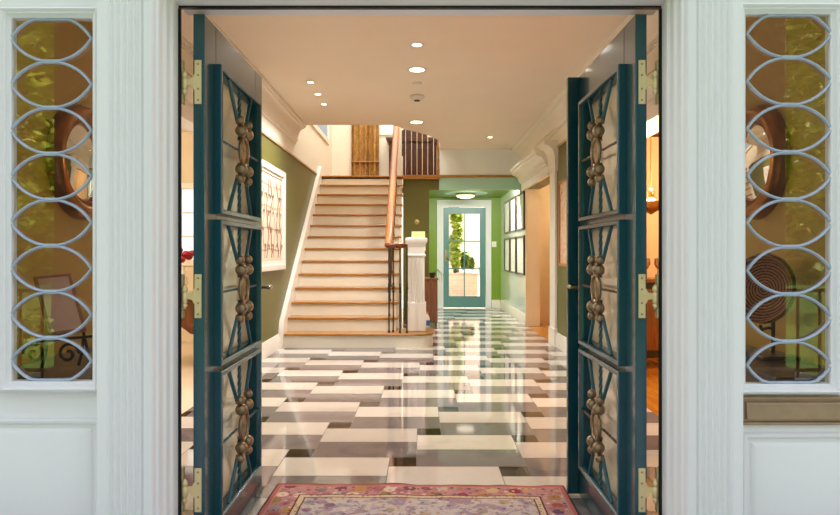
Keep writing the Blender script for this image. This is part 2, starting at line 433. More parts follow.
# lower facade panels
def raised_panel(name, x0, x1, z0, z1):
    m = MB().frame(1, x0, x1, z0, z1, [(0, 2.271), (0, 2.262), (.004, 2.256), (.012, 2.258), (.020, 2.266), (.020, 2.271)])
    struct(name, m, M['facade'])
    xs = .034
    m = MB().add([(x0+xs, 2.269, z0+xs), (x1-xs, 2.269, z0+xs), (x1-xs, 2.269, z1-xs), (x0+xs, 2.269, z1-xs),
                  (x0+xs+.018, 2.259, z0+xs+.018), (x1-xs-.018, 2.259, z0+xs+.018), (x1-xs-.018, 2.259, z1-xs-.018), (x0+xs+.018, 2.259, z1-xs-.018)],
                 [(3, 2, 1, 0), (4, 5, 6, 7), (0, 1, 5, 4), (1, 2, 6, 5), (2, 3, 7, 6), (3, 0, 4, 7)])
    return m
struct('trim_8', raised_panel('trim_7', fx(-35), fx(99), .02, fz(420)), M['facade'])
struct('trim_10', raised_panel('trim_9', fx(744), fx(875), .02, fz(434)), M['facade'])
struct('trim_11', MB().prism([(2.27, fz(392)), (2.255, fz(392)), (2.25, fz(390)), (2.256, fz(388)), (2.27, fz(387))], 0, fx(-40), fx(101)), M['facade'])

# mail slot
t = thing('mail_slot', (fx(800), 2.26, fz(425)), 'bronze letter slot plate under the right sidelight', 'mail slot')
x0, x1, z0, z1 = fx(738), fx(868), fz(425.5), fz(396.5)
MB().box(x0, x1, 2.258, 2.27, z0, z1).build('back_plate', M['bronze'], t, bevel=.003)
MB().frame(1, x0, x1, z0, z1, [(0, 2.2585), (0, 2.254), (.004, 2.250), (.010, 2.250), (.014, 2.2585)]).build('rim', M['bronze'], t, smooth=25)
MB().prism([(2.259, z0+.020), (2.244, z0+.022), (2.248, z1-.024), (2.252, z1-.020), (2.259, z1-.020)], 0, x0+.030, x1-.030).build('flap', M['bronze'], t, bevel=.002)
for zz in (z0+.012, z1-.012):
    MB().lathe([(0, 0), (.006, .001), (.005, .004), (0, .005)], (x0+.011, 2.2585, zz), 12, (0, -1, 0)).build('screw', M['bronze'], t)

# ------------------------------------------------------------------ front door leaves
DY0, DY1, DZ0, DZ1 = 2.42, 3.30, .012, 2.154
def door_leaf(s, name, label):
    X = lambda v: s*v
    t = thing(name, (X(.836), DY0, 0), kind='structure'); tag(t, label, 'door')
    fi, fo = .815, .858                     # face towards the opening, far face
    st = .136
    panels = [(1.394+.011, 2.0), (.789+.011, 1.394-.011), (.18, .789-.011)]
    m = MB()
    def bx(y0, y1, z0, z1, a=fi, b=fo): m.box(X(a), X(b), y0, y1, z0, z1)
    bx(DY0, DY0+st, DZ0, DZ1); bx(DY1-st, DY1, DZ0, DZ1)
    bx(DY0+st, DY1-st, 1.985, DZ1); bx(DY0+st, DY1-st, DZ0, .195)
    for zc in (1.394, .789): bx(DY0+st, DY1-st, zc-.026, zc+.026)
    m.build('leaf_panel', M['teal'], t, bevel=.003)
    ya, yb = DY0+st-.018, DY1-st+.018; yc = (ya+yb)/2
    for (za, zb) in panels:
        zc = (za+zb)/2
        g = MB().frame(0, ya, yb, za, zb, [(0, X(.8155)), (0, X(.790)), (.003, X(.786)), (.018, X(.786)), (.021, X(.790)), (.024, X(.812)), (.026, X(.84)), (.020, X(.84)), (.016, X(.8155))]).build('grille_frame', M['teal'], t, smooth=30)
        MB().box(X(.846), X(.850), ya+.016, yb-.016, za+.016, zb-.016).build('pane', M['pane_cream'], g)
        xg = X(.797)
        y_in, z_in = yb-.024, 0
        H = (zb-za)/2-.022
        # centre twisted upright (upper and lower) and cross bar (front and rear)
        for sg in (1, -1):
            n = 26
            MB().tube([(xg+s*.010, yc, zc+sg*(.05+(H-.05)*q/n)) for q in range(n+1)], .0085, 4, twist=.42).build('twisted_bar', M['iron_teal'], g, smooth=0)
            n = 20; L = (yb-ya)/2-.023
            MB().tube([(xg+s*.004, yc+sg*(.058+(L-.058)*q/n), zc) for q in range(n+1)], .0062, 4, twist=.45).build('cross_bar', M['iron_teal'] if s < 0 else M['bal_iron'], g, smooth=0)
            for sy in (1, -1):
                p0 = Vector((xg, yc+sy*.062, zc+sg*.115)); p1 = Vector((xg+s*.006, yc+sy*.175, zc+sg*H))
                MB().tube([p0, p1], .0085, 8).build('diagonal_bar', M['iron_teal'], g, smooth=0)
                b1 = MB().ball((X(.784), yc+sy*.050, zc+sg*.084), .0270, 20).build('ball', M['bronze_ball'], g, smooth=80)
                b2 = MB().ball((X(.786), yc+sy*.064, zc+sg*.128), .0205, 20).build('ball', M['bronze_ball'], g, smooth=80)
        R = .060
        MB().tube([(X(.786), yc+R*math.cos(a), zc+R*1.02*math.sin(a)) for a in [2*PI*q/32 for q in range(32)]], .0085, 10, closed=True).build('ring', M['bronze_ball'], g, smooth=80)
        MB().lathe([(0, -.004), (.050, -.003), (.052, .002), (.044, .006), (.034, .004), (.024, .008), (.014, .006), (0, .013)], (X(.790), yc, zc), 28, (-s, 0, 0)).build('medallion', M['bronze_ball'], g, smooth=60)
    # parliament hinges
    for zc in (1.896, 1.087, .354):
        h = MB().box(X(.826), X(.852), DY0-.004, DY0+.001, zc-.083, zc+.083).build('hinge', M['hinge'], t, bevel=.0015)
        MB().prism([(X(.850), zc+.034), (X(.850), zc-.034), (X(.862), zc-.014), (X(.884), zc-.010), (X(.884), zc+.010), (X(.862), zc+.014)], 1, DY0-.0045, DY0+.0005).build('hinge_neck', M['hinge'], h, bevel=.001)
        MB().lathe([(0, -.052), (.004, -.050), (.008, -.042), (.011, -.034), (.006, -.028), (.0105, -.025), (.0105, .012), (.006, .015), (.010, .019), (.012, .027), (.009, .036), (.004, .043), (0, .045)], (X(.888), DY0-.004, zc), 16).build('pin_finial', M['hinge'], h, smooth=60)
        MB().box(X(.896), X(.9005), DY0-.006, DY0+.02, zc-.083, zc+.083).build('jamb_plate', M['hinge'], h, bevel=.001)
        for q in (-.068, -.026, .026, .068):
            MB().lathe([(0, 0), (.0045, .0005), (.0035, .002), (0, .0025)], (X(.838), DY0-.004, zc+q), 10, (0, -1, 0)).build('screw', M['bronze'], h)
    # lever handle near the free edge, with its long plate
    zc = 1.075; yh = DY1-.055
    MB().box(X(.811), X(.816), yh-.022, yh+.022, zc-.13, zc+.13).build('lock_plate', M['chrome'] if s < 0 else M['brass'], t, bevel=.002)
    h = MB().lathe([(0, 0), (.020, .001), (.018, .008), (.009, .012), (.008, .045), (0, .046)], (X(.812), yh, zc), 16, (-s, 0, 0)).build('handle', M['chrome'] if s < 0 else M['brass'], t, smooth=50)
    MB().tube([(X(.768), yh-.004, zc), (X(.764), yh+.03, zc+.004), (X(.770), yh+.07, zc+.002), (X(.776), yh+.095, zc-.004)], [.010, .010, .009, .007], 10).build('lever', M['chrome'] if s < 0 else M['brass'], h, smooth=60)
    if s > 0:
        MB().box(.760, .816, DY1-.012, DY1+.022, DZ0, DZ1).build('astragal', M['teal'], t, bevel=.003)
    return t
door_leaf(-1, 'door_1', 'left front door leaf, dark teal with iron ball grilles, opened inward')
door_leaf(1, 'door_2', 'right front door leaf, dark teal with iron ball grilles and overlapping edge strip')

# ------------------------------------------------------------------ hall shell
def wall_open(name, xa, xb, y0, y1, z0, z1, ops, mat):
    """wall across x in [xa,xb], along y, with openings (ya,yb,head)"""
    m = MB(); y = y0
    for (a, b, h) in ops:
        m.box(xa, xb, y, a, z0, z1); m.box(xa, xb, a, b, h, z1); y = b
    m.box(xa, xb, y, y1, z0, z1); return struct(name, m, mat)
LO = (3.95, 6.35, 2.30)       # opening to the left room
RO = (4.15, 6.45, 2.30)       # opening to the right room
RC = (8.87, 10.95, 2.34)      # cased opening further along the right
wall_open('wall_left_front', -1.97, XL, YF, LO[1]+.001, 0, ZL, [LO], M['olive_lit'])
struct('wall_left', MB().box(-1.97, XL, LO[1]+.001, 13.45, 0, ZL), M['olive'])
struct('wall_left_upper', MB().box(-1.97, XL, YF, 13.45, ZL, 5.6), M['cream'])
wall_open('wall_right_front', XR, 2.05, YF, RO[1]+.001, 0, ZL, [RO], M['olive_lit'])
wall_open('wall_right', XR, 2.05, RO[1]+.001, 11.0, 0, ZL, [RC], M['olive'])
struct('wall_right_hall', MB().box(XR, 2.05, 11.0, YB, 0, ZL), M['sage'])
struct('wall_right_upper', MB().box(XR, 2.05, YF, YB, ZL, 5.6), M['cream'])
# ceiling with the rounded stairwell opening
cp = [(XL, YF), (XR, YF), (XR, 11.7), (.365, 11.7), (.352, 11.15), (.30, 10.75), (.215, 10.5), (.09, 10.25), (-.05, 10.05), (-.22, 9.85), (-.34, 9.62), (-.42, 9.5), (XL, 9.5)]
struct('ceiling', MB().prism(cp, 2, HC, HC+.3), M['ceiling'])
# bulkhead above the rear hall
struct('wall_bulkhead', MB().box(.365, XR, 11.7, 11.8, 2.675, HC+.3), paint('bulkhead_white', (240, 248, 252), .25, .01))
struct('trim_12', MB().box(XS, XR, 11.675, 11.72, 2.635, 2.675), M['tread'])
struct('trim_13', MB().box(.35, XR, 11.70, 11.8, 2.41, 2.635), M['teal_face'])
struct('wall_under_landing', MB().box(XS, .165, 11.75, 11.87, 0, 2.60).box(.165, .35, 11.75, 11.87, 2.41, 2.60), M['olive'])
struct('ceiling_hall', MB().box(.05, XR, 11.8, YB, 2.51, 2.6), M['green'])
struct('wall_hall_left', MB().box(.05, .165, 11.87, YB, 0, 2.51), M['green'])
struct('floor_landing', MB().box(XL, .365, YL+.03, 13.45, 2.60, ZL), M['tread'])
struct('wall_stair_back', MB().box(XL-.1, .72, 13.45, 13.55, 2.51, 5.6), M['cream'])
struct('wall_stair_right', MB().box(.60, .72, 11.8, 13.45, ZL, 5.6), M['cream'])
struct('wall_stair_front', MB().box(XL, 1.83, 9.35, 9.45, HC+.3, 5.6), M['cream'])
struct('ceiling_stair', MB().box(XL-.12, 2.05, 9.3, 13.6, 5.6, 5.7), M['ceiling'])
struct('wall_stair_side', MB().box(.72, XR, 11.75, 11.8, HC+.3, 5.6), M['cream'])
# back wall with the garden door opening
GX0, GX1, GZ1 = at(443.5, 0, YB).x, at(485.5, 0, YB).x, at(0, 207.5, YB).z
struct('wall_back', MB().box(.05, GX0-.02, YB, YB+.15, 0, 2.6).box(GX1+.02, XR+.2, YB, YB+.15, 0, 2.6).box(GX0-.02, GX1+.02, YB, YB+.15, GZ1+.02, 2.6), M['green'])
struct('trim_14', MB().prism([(GX0-.15, 0), (GX0-.15, GZ1+.17), (GX1+.13, GZ1+.17), (GX1+.13, 0), (GX1+.004, 0), (GX1+.004, GZ1+.012), (GX0-.004, GZ1+.012), (GX0-.004, 0)], 1, YB-.025, YB+.06), M['facade'], bevel=.004)
# friezes trims along both walls, tan picture rail
struct('trim_15', MB().box(XL, XL+.02, YF, 11.65, 2.648, 2.672), M['rail_tan'])
struct('trim_16', MB().box(XR-.02, XR, YF, 11.675, 2.648, 2.672), M['rail_tan'])
# cornices
def crown(s, xw, y0, y1, zt, name, d=.165, h=.28, mat='white'):
    pr = [(0, -h), (.012, -h), (.018, -h+.012), (.018, -h+.04), (.034, -h+.045), (.040, -h+.06)]
    for q in range(7):
        t = q/6*PI/2; pr.append((.040+(d-.075)*(1-math.cos(t)), -h+.06+(h-.115)*math.sin(t)))
    pr += [(d-.03, -.055), (d-.03, -.045), (d-.012, -.040), (d, -.025), (d, 0), (0, 0)]
    return struct(name, MB().prism([(xw+s*a, zt+b) for a, b in pr], 1, y0, y1), M[mat], smooth=25)
crown(1, XL, YF, 9.5, HC-.0005, 'trim_17'); crown(-1, XR, YF, 11.7, HC-.0005, 'trim_18')
# dentil band on the front part of both cornices
for s, xw, nm in ((1, XL, 'trim_19'), (-1, XR, 'trim_20')):
    m = MB(); y = YF+.05
    while y < 6.8: m.box(xw+s*.019, xw+s*.036, y, y+.028, HC-.30, HC-.262); y += .05
    m.box(xw, xw+s*.020, YF, 6.9, HC-.305, HC-.2505)
    struct(nm, m, M['white'])
# baseboards
def base(s, xw, y0, y1, name): 
    return struct(name, MB().prism([(xw, 0), (xw+s*.02, 0), (xw+s*.02, .15), (xw+s*.012, .165), (xw+s*.012, .18), (xw+s*.004, .195), (xw, .195)], 1, y0, y1), M['white'])
base(1, XL, YF, LO[0]-.10, 'baseboard_left_front'); base(1, XL, LO[1]+.10, 8.36, 'baseboard_left')
base(-1, XR, YF, RO[0]-.10, 'baseboard_right_front'); base(-1, XR, RO[1]+.10, 8.50, 'baseboard_right'); base(-1, XR, 11.0, YB, 'baseboard_right_hall')
struct('baseboard_back', MB().box(GX1+.14, XR-.02, YB-.02, YB, 0, .19), M['white'])
struct('baseboard_back_left', MB().box(.166, GX0-.155, YB-.02, YB, 0, .19), M['white'])
# casings of the side openings
def casing(s, xw, op, name):
    a, b, h = op; wd = .10
    e = .008; th = .121 if s > 0 else .222
    prof = [(a-wd, 0), (a-wd, h+wd), (b+wd, h+wd), (b+wd, 0), (b-e, 0), (b-e, h-e), (a+e, h-e), (a+e, 0)]
    return struct(name, MB().prism(prof, 0, xw+s*.001, xw+s*.03).prism([(a+.0005, 0), (a+.0005, h-.0005), (b-.0005, h-.0005), (b-.0005, 0), (b-e, 0), (b-e, h-e), (a+e, h-e), (a+e, 0)], 0, xw-s*th, xw+s*.001), M['white'])
casing(1, XL, LO, 'trim_21'); casing(-1, XR, RO, 'trim_22')
for s, xw, op, nm in ((1, XL, LO, 'trim_23'), (-1, XR, RO, 'trim_24')):
    crown(s, xw, op[0]-.16, op[1]+.16, op[2]+.28, nm, .12, .18)
# cased opening on the right: pilaster, entablature, beige jambs
struct('trim_25', MB().box(XR-.035, XR-.0, 8.52, 8.86, 0, 2.34).box(XR-.05, XR, 8.50, 8.88, 0, .24), M['white'], bevel=.006)
def flare(y0, y1):
    pr = [(0, 2.34), (.04, 2.34), (.045, 2.42), (.05, 2.50)]
    for q in range(6): t = q/5*PI/2; pr.append((.05+.12*(1-math.cos(t)), 2.50+.18*math.sin(t)))
    pr += [(.19, 2.70), (.19, 2.74), (0, 2.74)]
    return MB().prism([(XR-a, b) for a, b in pr], 1, y0, y1)
struct('trim_26', flare(8.46, 8.90), M['white'], smooth=25)
pr = [(0, 2.34), (.05, 2.34), (.05, 2.46), (.075, 2.465), (.08, 2.49), (.10, 2.495)]
for q in range(6): t = q/5*PI/2; pr.append((.10+.09*(1-math.cos(t)), 2.50+.10*math.sin(t)))
pr += [(.20, 2.61), (.22, 2.63), (.22, 2.66), (.24, 2.68), (.24, 2.72), (0, 2.72)]
struct('trim_27', MB().prism([(XR-a, b) for a, b in pr], 1, 8.905, 11.25), M['white'], smooth=25)
struct('trim_28', MB().box(XR-.001, 2.052, RC[1]-.015, RC[1]+.0, 0, RC[2]).box(XR-.02, XR-.001, RC[1], RC[1]+.06, 0, RC[2]), M['beige'])
# closet room beyond that opening
struct('wall_closet', MB().box(3.2, 3.3, 8.0, 11.5, 0, 2.6).box(2.05, 3.2, 11.4, 11.5, 0, 2.6).box(2.05, 3.2, 8.0, 8.1, 0, 2.6), M['beige'])
struct('ceiling_closet', MB().box(2.05, 3.3, 8.0, 11.5, 2.6, 2.7), M['beige'])
struct('floor_closet', MB().box(XR+.002, 3.3, 8.0, 11.5, -.1, -.002), M['parquet'])

# ------------------------------------------------------------------ garden door
t = thing('door_3', ((GX0+GX1)/2, YB, 0), kind='structure'); tag(t, 'glazed garden door with pale teal frame at the end of the hall', 'door')
m = MB(); st = .125
gx = [GX0+st, (GX0+GX1)/2-.012, (GX0+GX1)/2+.012, GX1-st]
zb_ = at(0, 300, YB).z*0+.27
zt_ = GZ1-.14
m.box(GX0, GX0+st, YB+.02, YB+.065, .01, GZ1).box(GX1-st, GX1, YB+.02, YB+.065, .01, GZ1).box(GX0+st, GX1-st, YB+.02, YB+.065, .01, zb_).box(GX0+st, GX1-st, YB+.02, YB+.065, zt_, GZ1)
m.build('door_frame', M['doorteal'], t, bevel=.004)
zs = [zb_+(zt_-zb_)*k/3 for k in range(4)]
m = MB().box(gx[1], gx[2], YB+.025, YB+.06, zb_, zt_)
m.build('muntin', M['doorteal'], t)
for z in zs[1:3]: MB().box(gx[0], gx[3], YB+.027, YB+.058, z-.013, z+.013).build('muntin', M['doorteal'], t)
for k in range(3):
    for a, b in ((gx[0], gx[1]), (gx[2], gx[3])):
        MB().box(a, b, YB+.041, YB+.045, zs[k]+.013 if k else zs[k], zs[k+1]-.013 if k < 2 else zs[k+1]).build('pane', M['glass'], t)
h = MB().box(GX0+.035, GX0+.08, YB+.012, YB+.021, 1.05, 1.32).build('lock_plate', M['brass'], t, bevel=.003)
MB().tube([(GX0+.058, YB+.014, 1.14), (GX0+.058, YB-.035, 1.14), (GX0+.17, YB-.04, 1.135)], .011, 8).build('lever', M['brass'], h, smooth=60)

# ------------------------------------------------------------------ stairs
NR, RZ, TY, Y1 = 14, .19, .25, 8.40
t = thing('staircase', (-1, Y1, 0), 'wide straight staircase with honey oak treads and cream risers', 'staircase')
def bull(x0, x1, y0, y1, r, z0, z1, m):
    # plan outline with a rounded front right corner
    pts = [(x0, y1), (x0, y0)]
    for q in range(9):
        a = -PI/2+q/8*PI/2; pts.append((x1-r+r*math.cos(a), y0+r+r*math.sin(a)))
    pts.append((x1, y1)); return m.prism(pts, 2, z0, z1)
X0 = -1.79
for n in range(1, NR+1):
    yn = Y1+(n-1)*TY; z = n*RZ
    if n == 1:
        bull(X0, .175, yn+.03, yn+.62, .26, 0, z-.032, MB()).build('riser', M['cream'], t, smooth=30)
        bull(X0, .205, yn, yn+.62, .28, z-.032, z, MB()).build('tread', M['tread'], t, bevel=.01, smooth=30)
    else:
        MB().box(X0, XS-.02, yn+.03, yn+.06, z-RZ, z-.032).build('riser', M['cream'], t)
        if n < NR: MB().box(X0, XS+.012, yn, yn+TY+.055, z-.032, z).build('tread', M['tread'], t, bevel=.01)
        else: MB().box(X0, XS+.012, yn, yn+.05, z-.032, z).build('tread', M['tread'], t, bevel=.01)
prof = [(Y1+.06, 0)]
for n in range(2, NR+1):
    prof += [(Y1+(n-1)*TY+.06, (n-1)*RZ-.034), (Y1+(n-1)*TY+.06, n*RZ-.034)]
prof += [(11.72, NR*RZ-.034), (11.72, 0)]
MB().prism(prof, 0, XS-.045, XS-.021).build('side_panel', M['cream'], t)
sl = RZ/TY
MB().prism([(8.34, 0), (8.34, .20), (8.40, .36), (YL, .36+(YL-8.40)*sl), (YL, ZL-.2), (8.7, 0)], 0, XL+.001, X0).build('skirt_board', M['white'], t, bevel=.004)

# newel pedestal
t = thing('newel_pedestal', (-.05, 8.77, RZ), 'cream square fluted newel pedestal standing on the bottom stair', 'newel post')
cx, cy = -.05, 8.77
MB().box(cx-.133, cx+.133, cy-.133, cy+.133, RZ+.001, .58).build('plinth', M['white'], t, bevel=.008)
def fluted(hw, n, z0, z1):
    pts = []
    for (ux, uy, nx, ny) in ((1, 0, 0, -1), (0, 1, 1, 0), (-1, 0, 0, 1), (0, -1, -1, 0)):
        pts.append((cx+nx*hw-ux*hw, cy+ny*hw-uy*hw))
        wd = 2*hw*.8/n
        for k in range(n):
            a = -hw*.8+k*wd
            for q in range(5):
                tt = PI*q/4; u = a+wd/2-wd*.38*math.cos(tt); dd = -wd*.38*.7*math.sin(tt)
                pts.append((cx+nx*(hw+dd)+ux*u, cy+ny*(hw+dd)+uy*u))
    return MB().prism(pts, 2, z0, z1)
fluted(.113, 5, .58, 1.20).build('fluted_shaft', M['white'], t, smooth=45)
def sqring(prof, name):
    vs = []; 
    for hw, z in prof: vs += [(cx-hw, cy-hw, z), (cx+hw, cy-hw, z), (cx+hw, cy+hw, z), (cx-hw, cy+hw, z)]
    n = len(prof); fs = [(3, 2, 1, 0), tuple(range(4*n-4, 4*n))]
    for i in range(n-1):
        for k in range(4): fs.append((i*4+k, i*4+(k+1) % 4, (i+1)*4+(k+1) % 4, (i+1)*4+k))
    return MB().add(vs, fs).build(name, M['white'], t, smooth=25)
sqring([(.117, 1.20), (.128, 1.205), (.132, 1.22), (.122, 1.235), (.114, 1.24), (.114, 1.33), (.122, 1.34), (.128, 1.37), (.146, 1.395), (.150, 1.41), (.150, 1.44), (.14, 1.455), (.08, 1.465)], 'capital')

# stair railing
XRL = -.425
t = thing('stair_railing', (XRL, 8.6, RZ), 'oak handrail with dark iron balusters climbing the stairs from a curled end', 'railing')
def rail_z(y): return .19+(y-8.4)*sl+.93
prof = [(-.050, .0), (-.056, .02), (-.052, .045), (-.03, .062), (0, .067), (.03, .062), (.052, .045), (.056, .02), (.050, 0), (.03, -.012), (-.03, -.012)]
vs = []; ys = [8.80, 9.4, 10.2, 11.0, 11.60]; n = len(prof)
for y in ys:
    for a, b in prof: vs.append((XRL+a, y, rail_z(y)+b))
fs = [tuple(range(n-1, -1, -1)), tuple(range((len(ys)-1)*n, len(ys)*n))]
for i in range(len(ys)-1):
    for k in range(n): fs.append((i*n+k, i*n+(k+1) % n, (i+1)*n+(k+1) % n, (i+1)*n+k))
MB().add(vs, fs).build('handrail', M['rail_wood'], t, smooth=50)
# easing down to the volute, then the flat curl in darker wood
ez = [(XRL, 8.83, rail_z(8.83)+.025), (XRL, 8.72, 1.40), (XRL+.0, 8.62, 1.358), (XRL+.0, 8.50, 1.348)]
MB().tube(ez, [.052, .054, .054, .05], 12, flat=.75).build('easing', M['rail_wood'], t, smooth=60)
pts = []; rr = []
for q in range(25):
    a = PI*.95+q/24*PI*2.1; R = .128-.0035*q
    pts.append((-.292+R*1.08*math.cos(a), 8.47+R*.62*math.sin(a), 1.346)); rr.append(.042)
MB().tube(pts, rr, 10, flat=.8).build('volute', M['mahogany'], t, smooth=60)
MB().lathe([(0, -.03), (.12, -.03), (.14, -.018), (.14, .012), (.10, .022), (0, .024)], (-.292, 8.47, 1.346), 24, sx=.8, sy=.62).build('volute_cap', M['mahogany'], t, smooth=40)
def baluster(x, y, z0, z1, mat='bal_iron', r=.0105, par=None, nm='baluster'):
    zm = z0+(z1-z0)*.52
    prof = [(r*1.7, 0), (r*1.7, .02), (r, .03), (r, zm-z0-.07), (r*1.6, zm-z0-.05), (r*1.2, zm-z0-.03), (r*2.0, zm-z0), (r*1.2, zm-z0+.03), (r*1.6, zm-z0+.05), (r, zm-z0+.07), (r, z1-z0)]
    return MB().lathe(prof, (x, y, z0), 10).build(nm, M[mat], par, smooth=50)
for px, y in ((389, 8.52), (393.3, 8.58), (400, 8.46), (407, 8.47)):
    baluster(fx(px, y), y, RZ+.001, 1.33, par=t)
for n in range(2, NR):
    for k in (0.06, .185):
        y = Y1+(n-1)*TY+k
        if y < 8.75: continue
        baluster(XRL, y, n*RZ+.001, rail_z(y)-.005, par=t)

# landing balustrade
t = thing('landing_railing', (0, 11.75, ZL), 'slim pale balusters guarding the upper landing edge', 'railing')
MB().tube([(-.31, 11.75, 3.56), (.32, 11.75, 3.56)], .032, 10, flat=.8).build('handrail', M['rail_wood'], t, smooth=60)
for px in (405.6, 411.5, 417, 422.3, 427.8, 433.6):
    MB().tube([(fx(px, 11.75), 11.75, ZL+.001), (fx(px, 11.75), 11.75, 3.54)], .006, 8).build('baluster', M['beige'], t, smooth=60)
MB().lathe([(.026, 0), (.026, .12), (.016, .14), (.02, .3), (.014, .34), (.022, .52), (.014, .56), (.024, .9)], (fx(438, 11.75), 11.75, ZL+.001), 12).build('end_baluster', M['rail_wood'], t, smooth=40)
t = thing('landing_newel', (-.385, 11.75, ZL), 'white square newel post on the landing beside the handrail top', 'newel post')
MB().box(-.385-.052, -.385+.072, 11.70, 11.82, ZL+.001, 3.02).build('post', M['white'], t, bevel=.006)
MB().box(-.385-.03, -.385+.05, 11.72, 11.80, 3.02, 3.62).build('upper_shaft', M['white'], t, bevel=.006)

# ------------------------------------------------------------------ upper landing furniture
t = thing('curtain', (-1.13, 13.38, ZL), 'gold patterned curtain hanging on the upper landing', 'curtain')
pts = []; N = 60; xa, xb = -1.43, -.86
for q in range(N+1): x = xa+(xb-xa)*q/N; pts.append((x, 13.36+.038*math.sin(q/N*2*PI*5.5+.6*math.sin(q*.17))+.008*math.sin(q*.9)))
back = [(x, y+.006) for x, y in reversed(pts)]
MB().prism(pts+back, 2, ZL+.01, 4.9).build('drape', M['curtain'], t, smooth=60)
MB().box(xa-.005, xb+.005, 13.31, 13.415, ZL+.48, ZL+.50).build('tie_band', M['curtain'], t, bevel=.004)
MB().tube([(xa-.1, 13.37, 4.92), (xb+.1, 13.37, 4.92)], .02, 10).build('curtain_rod', M['brass'], t, smooth=60)
t = thing('window_3', (-.74, 13.44, 3.75), kind='structure'); tag(t, 'bright window beside the gold curtain on the landing', 'window')
MB().frame(1, -.86, -.40, 3.72, 4.8, [(0, 13.452), (0, 13.42), (.05, 13.42), (.055, 13.452)]).build('window_frame', M['white'], t)
MB().box(-.81, -.45, 13.435, 13.445, 3.77, 4.75).build('pane', glow('window_sky_glow', (222, 234, 246), 1.6), t)
t = thing('window_4', (XL, 11.9, 3.5), kind='structure'); tag(t, 'pale framed window high on the left stairwell wall', 'window')
MB().frame(0, 10.6, 12.85, 3.42, 4.9, [(0, XL-.002), (0, XL+.035), (.09, XL+.035), (.10, XL-.002)]).build('window_frame', M['white'], t)
MB().box(XL+.001, XL+.006, 10.7, 12.75, 3.52, 4.8).build('pane', glow('window_pale_glow', (220, 222, 222), .8), t)
# armoire behind the balusters
t = thing('armoire', (-.16, 13.2, ZL), 'dark mahogany armoire with arched top behind the landing balusters', 'armoire')
ax0, ax1 = -.66, .36
MB().box(ax0+.03, ax1-.03, 12.97, 13.40, ZL+.001, 3.50).build('carcass', M['dark_mahogany'], t, bevel=.005)
for a, b in ((ax0+.05, (ax0+ax1)/2-.004), ((ax0+ax1)/2+.004, ax1-.05)):
    d = MB().box(a, b, 12.95, 12.972, ZL+.12, 3.44).build('cabinet_door', M['dark_mahogany'], t, bevel=.004)
    MB().frame(1, a+.05, b-.05, ZL+.2, 3.38, [(0, 12.951), (0, 12.94), (.02, 12.936), (.028, 12.951)]).build('door_moulding', M['dark_mahogany'], d)
MB().prism([(ax0-.0, 3.50), (ax0-.02, 3.54), (ax0-.04, 3.59), (ax1+.04, 3.59), (ax1+.02, 3.54), (ax1+.0, 3.50)], 1, 12.92, 13.42).build('cornice', M['dark_mahogany'], t, bevel=.006)
pts = [(ax0+.2, 3.59)]+[((ax0+ax1)/2-.30*math.cos(PI*q/10), 3.60+.20*math.sin(PI*q/10)) for q in range(11)]+[(ax1-.2, 3.59)]
MB().prism(pts, 1, 12.98, 13.12).build('pediment', M['dark_mahogany'], t)

# ------------------------------------------------------------------ things in the rear of the hall
t = thing('side_cabinet', (.05, 11.2, 0), 'small brown wooden cabinet behind the newel pedestal', 'cabinet')
MB().box(-.22, .30, 10.92, 11.42, .06, .79).build('carcass', M['walnut'], t, bevel=.006)
MB().box(-.235, .315, 10.905, 11.43, .79, .82).build('top', M['walnut'], t, bevel=.006)
for x in (-.20, .26):
    for y in (10.94, 11.36): MB().box(x, x+.03, y, y+.03, 0, .06).build('foot', M['walnut'], t)
for a, b in ((-.20, .035), (.045, .28)):
    d = MB().box(a, b, 10.905, 10.921, .10, .75).build('cabinet_door', M['walnut'], t, bevel=.004)
    MB().ball((b-.03 if a < 0 else a+.03, 10.895, .45), .012, 10).build('knob', M['brass'], d, smooth=80)
t = thing('table_lamp', (-.03, 11.25, .82), 'table lamp with glowing cream rectangular shade behind the newel', 'lamp')
MB().lathe([(.07, 0), (.075, .015), (.03, .03), (.02, .10), (.05, .20), (.06, .28), (.03, .38), (.012, .42), (.012, .52)], (-.03, 11.25, .821), 20).build('base', M['brass'], t, smooth=50)
MB().prism([(-.03-.125, 1.29), (-.03+.125, 1.29), (-.03+.115, 1.625), (-.03-.115, 1.625)], 1, 11.17, 11.33).build('lamp_shade', M['lamp_soft'], t)
t = thing('trailing_plant', (.22, 11.08, .82), 'small dark pot with trailing grassy leaves on the side cabinet', 'plant')
MB().lathe([(.04, 0), (.06, .06), (.065, .09), (.05, .09), (.045, .07)], (.215, 11.08, .821), 16).build('pot', M['shade_dark'], t, smooth=50)
for k in range(7):
    a = -.6+k*.2; p0 = Vector((.215, 11.06, .90)); L = .13+.03*(k % 3)
    MB().tube([p0, p0+Vector((math.cos(a)*L*.5, -.05*math.sin(a), .07)), p0+Vector((math.cos(a)*L, -.08*math.sin(a), -.02)), p0+Vector((math.cos(a)*L*1.15, -.1*math.sin(a), -.15))], [.005, .007, .005, .002], 6, flat=.4).build('leaf', M['leaf'], t, smooth=60)
t = thing('bottle', (.075, 10.80, 0), 'blue and white bottle on the floor beside the cabinet', 'bottle')
MB().lathe([(.045, 0), (.048, .01), (.048, .16), (.03, .20), (.02, .22)], (.115, 10.78, .001), 16).build('body', M['linen'], t, smooth=50)
MB().lathe([(.0485, .03), (.0492, .03), (.0492, .12), (.0485, .12)], (.115, 10.78, .001), 16, closed=True).build('label', M['blue'], t, smooth=50)
MB().lathe([(.021, .221), (.021, .255), (.0, .258)], (.115, 10.78, .001), 12).build('cap', M['orange'], t, smooth=50)
